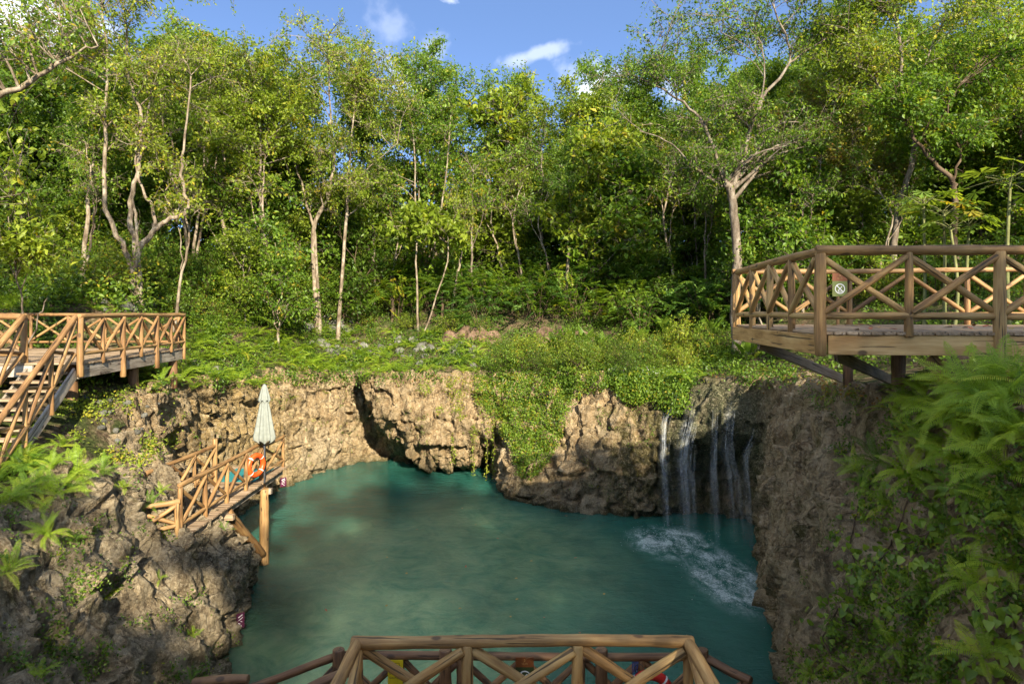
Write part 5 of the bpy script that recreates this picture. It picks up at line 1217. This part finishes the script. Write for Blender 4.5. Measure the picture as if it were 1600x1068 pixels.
# papaya plants
def palmate():
    v = [(0, 0, 0)]; f = []; n = 7
    for k in range(n):
        a = (k - 3) * .72; L_ = .34 - .05 * abs(k - 3)
        for q_ in ((.30, -.20), (.55, -.16), (.72, -.26), (.80, -.08), (1., 0), (.80, .08), (.72, .26), (.55, .16), (.30, .20)):
            r_ = q_[0] * L_; b_ = a + q_[1]; v.append((.1 + r_ * math.cos(b_), r_ * math.sin(b_), .02 - .35 * r_ * r_))
        o = 1 + k * 9
        for i in range(8): f.append((0, o + i, o + i + 1))
    v[0] = (.1, 0, .02); return mesh_from('leaf', np.array(v), np.array(f), M['papaya'], False, {'tint': np.full(len(v), .55)})
PM = [palmate(), palmate()]; PM[1].attributes['tint'].data.foreach_set('value', np.full(len(PM[1].vertices), .98, dtype=np.float32))
def papaya(lab, px, top, Y, n, seed, sz=1., yel=0):
    b = X3(px, top, Y); g = drop(b[0], b[1])[0]; H_ = b[2] - g[2]; t = thing('papaya_plant', lab, 'papaya', g); r = np.random.default_rng(seed); T = Tubes()
    lx = r.normal() * .1; T.add(curve([A(0,0,-.1), A(lx,0,H_*.5), A(0,0,H_)], 9), np.linspace(.05,.028,9), 8); link('stem', T.mesh('stem', M['stem_green']), t); T = Tubes()
    for i in range(n):
        a = i * 2.4 + r.uniform(-.3, .3); el = r.uniform(-.15, .75); Lp = r.uniform(.35, .7) * sz; d = np.array([math.cos(a)*math.cos(el), math.sin(a)*math.cos(el), math.sin(el)]); top_ = A(0, 0, H_ - .02 * i)
        T.add(curve([top_, top_ + d * Lp * .5 + A(0,0,.04), top_ + d * Lp], 5), .009, 4)
        o = link('leaf', PM[1] if i < yel else PM[0], t, top_ + d * Lp); s_ = sz * r.uniform(.8, 1.2) * 1.15; o.scale = (s_,) * 3
        o.rotation_mode = 'QUATERNION'; o.rotation_quaternion = Quaternion((0,0,1), a) @ Quaternion((0,1,0), r.uniform(-.1,.7)) @ Quaternion((1,0,0), r.uniform(-.4,.4))
    link('stalks', T.mesh('stalks', M['stem_green']), t)
papaya('leftmost papaya plant with a straight thin stem behind the right railing', 1443, 312, 17, 12, 1, 1.0, 1); papaya('papaya plant with the most leaves in the middle of its group', 1475, 328, 16.5, 12, 2, 1., 2)
papaya('papaya plant with a yellow leaf low in the group', 1484, 352, 16, 9, 3, .9, 3); papaya('shorter papaya plant right of the yellow-leaved one', 1514, 350, 16.2, 11, 4, .9)
papaya('tallest papaya plant with a wide star of leaves at the right edge', 1579, 277, 15, 11, 5, 1.35)

TALL = [Proto('tall', 1000 + i, m_, b_) for i, (m_, b_) in enumerate([('leaf_mid','bark_grey'), ('leaf_lime','bark_grey'), ('leaf_mid','bark_pale'), ('leaf_mid','bark_brown')])]
DEN = [Proto('dense', 1010 + i, m_, b_) for i, (m_, b_) in enumerate([('leaf_mid','bark_grey'), ('leaf_dark','bark_brown'), ('leaf_lime','bark_grey')])]
class Pole(Proto):
    def __init__(s, seed, leafm, barkm):
        r = np.random.default_rng(seed); l = r.normal(size=4) * .35
        T, Lf = grow(seed, [([(0,0,-.3), (l[0]*.5,l[1]*.5,2.2), (l[0],l[1],4.2), (l[2],l[3],6.6)], .085, .025), ([(l[0]*.6,l[1]*.6,2.6), (l[0]+.5,l[1],4.2), (l[0]+.9,l[3],5.8)], .035, .012)], [((l[2], l[3], 6.5), (1.1, 1.1, 1.0)), ((l[0]+.6, l[1], 5.), (.9, .9, .6))], nl=6, nb=5, nt=4, leaves=8, lsz=.15, bare=.15)
        s.t = T.mesh('trunk', M[barkm]); s.c = Lf.mesh('crown', M[leafm]); s.pn = ('trunk', 'crown')
POLE = [Pole(1050, 'leaf_mid', 'bark_pale'), Pole(1051, 'leaf_lime', 'bark_pale'), Pole(1052, 'leaf_mid', 'bark_grey')]
MUL = [Proto('multi', 1020 + i, m_, b_) for i, (m_, b_) in enumerate([('leaf_olive','bark_grey'), ('leaf_mid','bark_pale')])]
SAP = [Proto('sapling', 1030 + i, m_, b_) for i, (m_, b_) in enumerate([('leaf_mid','bark_pale'), ('leaf_lime','bark_grey'), ('leaf_dark','bark_brown'), ('leaf_mid','bark_grey')])]
def tree_at(P_, name, lab, px, Y, top, nom, grp=None, wid=1., cat='tree', tilt=(0, 0)):
    X_ = (px - 800) * Y / F; g = drop(X_, Y)[0]; H_ = (HZ - top) / F * Y - g[2]; s_ = H_ / nom
    return P_.place(name, lab, cat, g - A(0, 0, .1), r5.uniform(0, 6.28), (s_ * wid, s_ * wid, s_), grp, tilt)
# front and middle rows: px, depth, top row, prototype, label
FRONT = [
 (20,29,10,DEN[1],'dark dense tree at the left edge behind the overhanging bough'), (85,31,0,DEN[0],'dense tree between the left edge and the large pale tree'), (128,27,60,TALL[2],'thin-stemmed tree just left of the large pale tree'),
 (250,33,15,DEN[1],'dark tree directly behind the large pale tree'), (300,31,40,MUL[1],'several-stemmed tree between the two pale-barked trees'), (402,31,65,TALL[1],'slim lime-leaved tree between forked tree and wide dome tree'),
 (440,36,60,DEN[1],'dark tree left of the wide domed tree'), (598,39,80,TALL[3],'dark tall tree at the right shoulder of the dome crown'), (642,41,58,TALL[0],'tall glossy tree with the highest top left of the cloud'), (703,40,88,TALL[0],'open-crowned tree beside the highest glossy tree'),
 (668,37,120,MUL[1],'light-stemmed tree in front of the open-crowned one'), (752,42,112,TALL[3],'dark narrow tree at the lowest dip of the treeline'), (795,40,128,SAP[1],'slender lime tree just right of the treeline dip'), (835,41,122,TALL[1],'bright lime tree under the right tip of the cloud'),
 (905,38,88,DEN[2],'full rounded lime-topped tree right of the cloud'), (885,33,200,TALL[2],'thin white-stemmed tree in front of the rounded tree'), (950,40,92,TALL[0],'tall tree touching the rounded lime-topped tree'), (1000,39,88,DEN[1],'dark dense tree behind the wide forked limb'),
 (935,33,190,SAP[1],'bright lime young tree in mid forest, right of centre'), (1050,36,60,TALL[2],'pale-stemmed tree behind the grey forked tree'), (1090,33,180,MUL[0],'olive bushy tree low behind the grey forked trunk'), (1190,29,60,DEN[1],'dark tree seen through the forked limbs'),
 (1245,27,120,MUL[0],'olive-brown tree at the left of the right-hand forest'), (1290,30,0,TALL[0],'tall tree between forked and branching trees'), (1335,27,160,MUL[0],'olive-brown hanging tree above the warning sign'), (1345,33,-20,DEN[2],'lime-leaved tree rising out of frame behind the warning sign'),
 (1460,30,-20,DEN[0],'dense tree right behind the branching lime-crowned tree'), (1530,28,0,DEN[1],'dark tree behind the papaya group'), (1590,26,40,DEN[0],'dense tree at the right edge behind the tallest papaya'), (1570,30,-40,TALL[1],'tall lime tree at the right edge reaching out of frame'),
 (1235,25,230,SAP[3],'young tree with a bare thin stem left of the warning sign'), (560,35,330,SAP[2],'dark young tree beneath the dome-crowned tree'), (470,34,330,SAP[1],'yellowish young tree at the foot of the dome-crowned tree')]
for (px, Y, top, P_, lab) in FRONT:
    nom = 11.6 if P_ in TALL + DEN else (11.2 if P_ in MUL else 5.0)
    tree_at(P_, {'TALL': 'tall_tree'}.get('', 'tall_tree') if P_ in TALL else 'dense_tree' if P_ in DEN else 'bushy_tree' if P_ in MUL else 'young_tree', lab, px, Y, top, nom, None, 1.15 if P_ in DEN else 1.05)
# understory, zone by zone
for (x0, x1, ya, yb, ta, tb, n, lab, grp) in ((0,240,27,36,250,380,13,'young tree in the shade behind the left lookout','young trees behind the left lookout'), (240,460,29,38,240,380,14,'young tree between the pale trees and the dome-crowned tree','young trees right of the pale trees'),
   (460,700,36,44,230,370,16,'young tree under the dome crown and its neighbours','young trees left of centre'), (700,820,37,46,220,380,10,'slender young tree below the treeline dip','young trees below the treeline dip'), (820,940,37,46,220,380,9,'young tree in front of the rounded lime-topped tree','young trees in front of the rounded tree'),
   (940,1150,31,42,200,370,16,'young tree left of the grey forked trunk','young trees right of centre'), (1150,1400,25,36,180,360,14,'young tree behind the left half of the right lookout','young trees behind the left half of the right lookout'), (1400,1600,25,36,180,360,12,'young tree behind the papaya plants','young trees behind the papaya plants')):
    for i in range(n):
        px = x0 + (x1 - x0) * (i + r5.uniform(.1, .9)) / n; Y = r5.uniform(ya, yb); tree_at(SAP[r5.integers(4)], 'young_tree', lab if n > 16 else (lab + ', ' + nth(i)) if i else 'leftmost ' + lab, px, Y, r5.uniform(ta, tb), 5.0, grp, r5.uniform(1.0, 1.35), tilt=(r5.normal() * .06, r5.normal() * .06))
for i, (px, Y, top, base) in enumerate([(132,25,200,'behind the left lookout stair'), (268,25,230,'by the right end of the left lookout'), (380,31,240,'standing alone in front of the bushes right of the left lookout'), (396,33,210,'beside the lone thin stem'), (432,31,190,'at the left foot of the dome-crowned tree'), (585,36,250,'right of the dome-crowned tree'),
    (607,36.5,280,'left of the round-leaved tree'), (702,34,290,'beside the round-leaved tree'), (738,36,230,'just right of the round-leaved tree'), (792,37,230,'under the treeline dip'), (822,36,250,'above the gap in the earth bank'), (842,37,200,'leaning over the earth bank'), (868,35,240,'left of the white-stemmed tree'), (912,36,230,'right of the white-stemmed tree'), (968,34,220,'above the right end of the earth bank'), (1012,33,240,'above the paddle-leaved plants'), (1062,31,200,'left of the grey forked trunk'), (1105,30,230,'close to the grey forked trunk'), (1178,27,210,'just right of the grey forked trunk'), (1215,26,240,'behind the left bays of the right lookout railing'), (1255,25,200,'behind the near corner post of the right lookout'), (1362,24,230,'right of the warning sign')]):
    tree_at(POLE[i % 3], 'thin_tree', 'thin bare-stemmed tree ' + base, px, Y, top, 7.4)
# back rows
for (x0, x1, ya, yb, ta, tb, n, lab, grp) in ((-60,420,38,58,20,110,17,'far tree deep in the forest on the left','far trees, left'), (420,900,46,62,180,300,13,'far tree deep in the forest at the centre','far trees, centre'), (560,960,62,74,290,350,8,'farthest tree closing the forest at the centre','farthest trees, centre'),
   (900,1150,44,60,120,180,10,'far tree deep in the forest right of centre','far trees, right of centre'), (1150,1680,36,56,0,110,19,'far tree deep in the forest on the right','far trees, right')):
    for i in range(n):
        px = x0 + (x1 - x0) * (i + r5.uniform(.1, .9)) / n; Y = r5.uniform(ya, yb); P_ = (DEN + DEN[:2] + TALL[:1])[r5.integers(6)]; tree_at(P_, 'far_tree', (lab + ', ' + nth(i)) if i else lab.replace('far tree', 'leftmost far tree').replace('farthest tree', 'leftmost of the farthest trees'), px, Y, r5.uniform(ta, tb), 11.6, grp, r5.uniform(1.0, 1.3))
# trees standing outside the frame, behind and beside the viewer; they shade the pool as the real ones do
OUT = [(1.5,-8,11,0),(4.5,-7.5,12,0),(7.8,-7,13,0),(11,-6.5,13.5,0),(14.5,-6,13,1),(6,-11,14,1),(10,-11,15,1),(-2,-9,9.5,1),(-5.5,-9,8,1),(18,-4,11,1),(23,4,11,1),(28,14,11,1),(-11,-10,8,1)]
for i, (x, y, H_, airy) in enumerate(OUT):
    g = drop(x, y)[0]; s_ = H_ / 11.6; (TALL[i % 3] if airy else DEN[0]).place('dense_tree', 'dense tree standing outside the frame around the viewer', 'tree', g, i * 1.3, (s_ * 1.1, s_ * 1.1, s_), 'trees around the viewer')

# ------------------------------------------------------------------ stones, falling water, floating leaves
def stone_mesh(seed, mat):
    import bmesh
    bm = bmesh.new(); bmesh.ops.create_icosphere(bm, subdivisions=3, radius=1); v = np.array([q_.co[:] for q_ in bm.verts]); b_, s_, id_ = worley(v * 1.1 + seed * 3.1)
    v = v * (1 + .22 * fbm(v * 1.2 + seed, 3) + .10 * fbm(v * 3.5 + seed, 2, True))[:, None] * A(1, .8, .7); v = np.clip(v, -.82, .82)
    f = np.array([[q_.index for q_ in g_.verts] for g_ in bm.faces]); bm.free(); return mesh_from('stone', v, f, M[mat])
STN = [stone_mesh(i, 'stone_grey') for i in range(5)]; STR = [stone_mesh(9 + i, 'stone_red') for i in range(2)]
for (P, n, lab, grp, sz, ms) in (([(480,535),(620,525),(745,540),(745,572),(640,570),(540,560)], 60, 'grey stone in the rough row of stones above the boulder', 'grey stones above the boulder', (.12, .3), STN),
  ([(450,495),(560,495),(560,520),(450,515)], 16, 'pale stone higher up the slope behind the ferns', 'pale stones up the slope', (.15, .38), STN), ([(150,462),(250,466),(250,484),(150,484)], 12, 'pale stone behind the left lookout railing', 'pale stones behind the lookout', (.15, .3), STN),
  ([(280,560),(400,560),(400,590),(280,590)], 8, 'stone at the edge of the wall top right of the left lookout', 'stones by the left lookout', (.1, .2), STN), ([(100,620),(260,620),(220,700),(130,680)], 18, 'small stone lying on the dry slope below the left lookout', 'stones on the dry slope', (.05, .12), STN)):
    for i, (h, nn, x, y) in enumerate(sample(P, n, r5, .12)):
        o = link('stone', ms[r5.integers(len(ms))], None, h + A(0, 0, .02)); s_ = r5.uniform(*sz); o.scale = (s_, s_, s_ * r5.uniform(.7, 1.1)); o.rotation_euler = tuple(r5.uniform(-.6, .6, 2)) + (r5.uniform(0, 6.28),); tag(o, lab, 'stone', grp); later(o, ('large ' if s_ > .2 else 'small ') + ('grey stone' if 'grey' in lab else 'pale stone' if 'pale' in lab else 'loose stone'), x, y)
# reddish earth bank: a cut face proud of the slope
def bank(lab, x0, x1, yt, yb_, dY, seed):
    nx_, nz_ = 60, 22; v = []
    for j in range(nz_):
        for i in range(nx_):
            u = i / (nx_ - 1); w = j / (nz_ - 1); px = x0 + (x1 - x0) * u; h, _ = hit(px, yb_); 
            edge = math.sin(math.pi * u) ** .35 * (.8 + .3 * math.sin(u * 17 + seed) * math.sin(u * 7)); Yp = h[1] - .1 + .5 * w; top = (HZ - (yt + (yb_ - yt) * (1 - edge) * .8)) / F * h[1]; z = (h[2] - .25) + (top - h[2] + .25) * w
            v.append((h[0], Yp, z))
    v = np.array(v); v[:, 1] -= .22 * fbm(v * 1.6 + seed, 5, True) + .1 * fbm(v * 6., 2); v[-nx_:, 1] += .6
    i_ = np.arange(nx_ * nz_).reshape(nz_, nx_); f = np.stack([i_[:-1, :-1], i_[:-1, 1:], i_[1:, 1:], i_[1:, :-1]], -1).reshape(-1, 4)
    o = link('earth_bank', mesh_from('earth_bank', v, f, M['stone_red'])); o['kind'] = 'structure'; o['label'] = lab
bank('reddish earth bank left of the dark gap', 690, 785, 506, 534, 0, 1); bank('reddish earth bank right of the dark gap', 812, 930, 509, 533, 0, 2)

def fall_mat():
    m, nt = newmat('falling_water'); s = N(nt); v = s.pos()
    a = s.noise(s.mapped(v, (34, 34, .7)), 1.6, 7, .75); b = s.noise(s.mapped(v, (6, 6, 1.4)), 2.0, 5, .7)
    f = s.math('MULTIPLY', s.ramp(a, [(.36, .0), (.62, 1.)]), s.ramp(b, [(.30, .2), (.6, 1.)]))
    e = s.n('ShaderNodeAttribute', attribute_name='edge').outputs['Fac']; f = s.math('MULTIPLY', f, e)
    p_ = s.princ((.80, .84, .84), .25, None, .5); tr = s.n('ShaderNodeBsdfTransparent'); mx = s.n('ShaderNodeMixShader'); s.l(f, mx.inputs[0]); s.l(tr.outputs[0], mx.inputs[1]); s.l(p_, mx.inputs[2]); s.out(mx.outputs[0]); return m
M['fall'] = fall_mat()
def stream(label, path, fall_to, w, seed, strands=7, dens=1.):
    r = np.random.default_rng(seed); P = curve([(a, b, 0) for a, b in path], 16)[:, :2]; hs = []
    ymin = 99
    for a, b in P:
        h, nn = hit(a, b); 
        if h is None: continue
        y = h[1] - .10; ymin = min(ymin, y) if len(hs) > 5 else y; y = min(y, ymin); k = y / h[1]; hs.append(h * k)
    hs = np.array(hs); t = thing('waterfall_stream', label, 'waterfall', hs[0], 0, 'streams of the waterfall'); Vs, Fs, Es, k0 = [], [], [], 0
    end = hs[-1].copy(); end[2] = ZW + .01; end[1] -= .35; end[0] += fall_to * end[1] / F
    nf = 14; tt = np.linspace(0, 1, nf)[1:, None]; fall = hs[-1] * (1 - tt) + end * tt; fall[:, 2] = hs[-1, 2] + (ZW - hs[-1, 2]) * tt[:, 0] ** 1.4
    path3 = np.concatenate([hs, fall]); n = len(path3); prog = np.linspace(0, 1, n)
    for s_ in range(int(strands * 1.8) + 1):
        veil = s_ == 0; ww = (w * r.uniform(1.4, 2.6) if veil else r.uniform(.004, .015)) * (.5 + .9 * prog); off = r.normal() * w * .8 * (.25 + prog * .9) + .03 * np.sin(prog * r.uniform(5, 12) + r.uniform(0, 6)); off = off if not veil else off * .4
        a0 = int(r.uniform(0, .3) * n) if not veil else 2; a1 = n if r.random() < .75 else int(n * r.uniform(.6, .9)); c = path3 + np.stack([off, -.02 * s_ + 0 * off, 0 * off], 1)
        c = c[a0:a1]; ww_ = ww[a0:a1]; m_ = len(c)
        lv = np.stack([c - np.stack([ww_, 0 * ww_, 0 * ww_], 1), c - A(0, .015, 0), c + np.stack([ww_, 0 * ww_, 0 * ww_], 1)], 1).reshape(-1, 3); i = np.arange(m_ * 3).reshape(m_, 3) + k0
        Fs.append(np.concatenate([np.stack([i[:-1, j], i[:-1, j+1], i[1:, j+1], i[1:, j]], -1) for j in (0, 1)])); Vs.append(lv)
        fade = np.clip(np.linspace(0, 1, m_) * 5, 0, 1) * (1 - .65 * np.linspace(0, 1, m_)); Es.append(np.stack([0 * fade, fade * (.20 if veil else .55) * dens, 0 * fade], 1).reshape(-1)); k0 += m_ * 3
    link('water_strands', mesh_from('water_strands', np.concatenate(Vs) - hs[0], np.concatenate(Fs), M['fall'], True, {'edge': np.concatenate(Es)}), t)
stream('leftmost stream of the waterfall, curving down left over the lip', [(1058,606),(1050,630),(1037,655),(1036,690),(1034,715)], 4, .10, 1, 14)
stream('strongest stream of the waterfall, second from the left', [(1077,628),(1073,660),(1067,690),(1064,722)], 2, .17, 2, 27, 1.)
stream('thin dark-backed stream in the middle of the waterfall', [(1117,628),(1116,660),(1115,700),(1113,730)], 0, .07, 3, 10)
stream('broad twin stream right of the middle of the waterfall', [(1143,615),(1138,650),(1134,700),(1140,735)], 5, .13, 4, 16, .8)
stream('rightmost stream of the waterfall, bending down left', [(1179,650),(1176,680),(1165,705),(1163,738)], 1, .05, 5, 9, .8)
stream('faint short stream between the two left streams and the middle one', [(1085,690),(1084,720),(1081,745)], 0, .03, 6, 7, .7)
r = np.random.default_rng(77); n = 1500; k = r.random(n); bx_ = np.where(k[:, None] < .5, r.normal(size=(n, 2)) * (.6, .55) + (5.0, 20.4), r.normal(size=(n, 2)) * (.42, 1.0) + (5.85, 17.7)); b = np.c_[bx_, ZW + np.abs(r.normal(size=n)) * .10 + .01]
Lf = Leaves(); Lf.add(b, r.normal(size=(n, 3)), r.normal(size=(n, 3)), .017 * r.uniform(.4, 1.3, n), .014, .5); sp = link('spray', Lf.mesh('spray', M['drop'])); sp['kind'] = 'stuff'; sp['label'] = 'spray of droplets where the waterfall meets the pool'
M['dry'] = plain('dry_leaf', (.30, .20, .03), .6); M['dryred'] = plain('dry_leaf_red', (.28, .07, .02), .6)
LD = [blade_mesh(.12, .06, False, .2, 'leaf', 'dry'), blade_mesh(.10, .05, False, -.3, 'leaf', 'dryred')]
for me in LD: me.materials.clear()
LD[0].materials.append(M['dry']); LD[1].materials.append(M['dryred'])
for i in range(20):
    o = link('floating_leaf', LD[i % 2], None, (r.uniform(-5, 3.5), r.uniform(14, 25), ZW + .006)); o.rotation_euler = (0, 0, r.uniform(0, 6.28)); tag(o, 'small ' + ('yellow-brown' if i % 2 == 0 else 'reddish') + ' leaf floating on the open pool', 'leaf', ('yellow-brown' if i % 2 == 0 else 'reddish') + ' leaves floating on the pool')
for i in range(26):
    o = link('fallen_leaf', LD[i % 2], None, (r.uniform(4.6, 9), r.uniform(8.6, 12.2), ZR + .012)); o.rotation_euler = (r.uniform(-.2, .2), r.uniform(-.2, .2), r.uniform(0, 6.28)); o.scale = (1.2,) * 3; tag(o, ('yellow-brown' if i % 2 == 0 else 'reddish') + ' fallen leaf lying on the right lookout boards', 'leaf', ('yellow-brown' if i % 2 == 0 else 'reddish') + ' leaves on the right lookout')

# growth beyond the frame's edges, so the banks do not stop at the picture
for nm_, lab_, x0, x1, y0, y1, sd_ in (('undergrowth', 'undergrowth on the land right of the picture', 6.8, 26, 1, 26, 91), ('undergrowth', 'undergrowth on the land left of the picture', -26, -10, 1, 20, 92)):
    r = np.random.default_rng(sd_); n = 2600; X_ = r.uniform(x0, x1, n); Y_ = r.uniform(y0, y1, n); Z_ = gz(X_, Y_); k = 9
    if x0 > 0: ok_ = ~((X_ < 10.2) & (Y_ > 7.6) & (Y_ < 13)) & (X_ > .8 * Y_ - 1.5)
    else: ok_ = (X_ < -.8 * Y_ - .3)
    P_ = np.repeat(np.c_[X_, Y_, Z_][ok_], k, 0); m_ = len(P_); P_ = P_ + r.normal(size=(m_, 3)) * (.25, .25, .0) + np.abs(r.normal(size=(m_, 1))) * A(0, 0, .14)
    Lf = Leaves(); Lf.add(P_, r.normal(size=(m_, 3)) + A(0, 0, .3), r.normal(size=(m_, 3)) * .6 + A(0, 0, 1), .13 * r.uniform(.6, 1.3, m_), .075, np.clip(.5 + .2 * r.normal(size=m_), 0, 1))
    o = link(nm_, Lf.mesh(nm_, M['leaf_mid'])); o['kind'] = 'stuff'; o['label'] = lab_
for i, (x, y) in enumerate([(17.5, 12), (20, 16), (24, 21), (22, 25), (28, 27), (27, 32), (33, 30), (-17, 12), (-20, 17), (-24, 22)]):
    g = drop(x, y)[0]; s_ = (9 + 3 * ((i * 7) % 5) / 5) / 11.6; DEN[i % 3].place('dense_tree', 'dense tree standing outside the frame around the viewer', 'tree', g, i * 1.7, (s_ * 1.1, s_ * 1.1, s_), 'trees around the viewer')

settle()
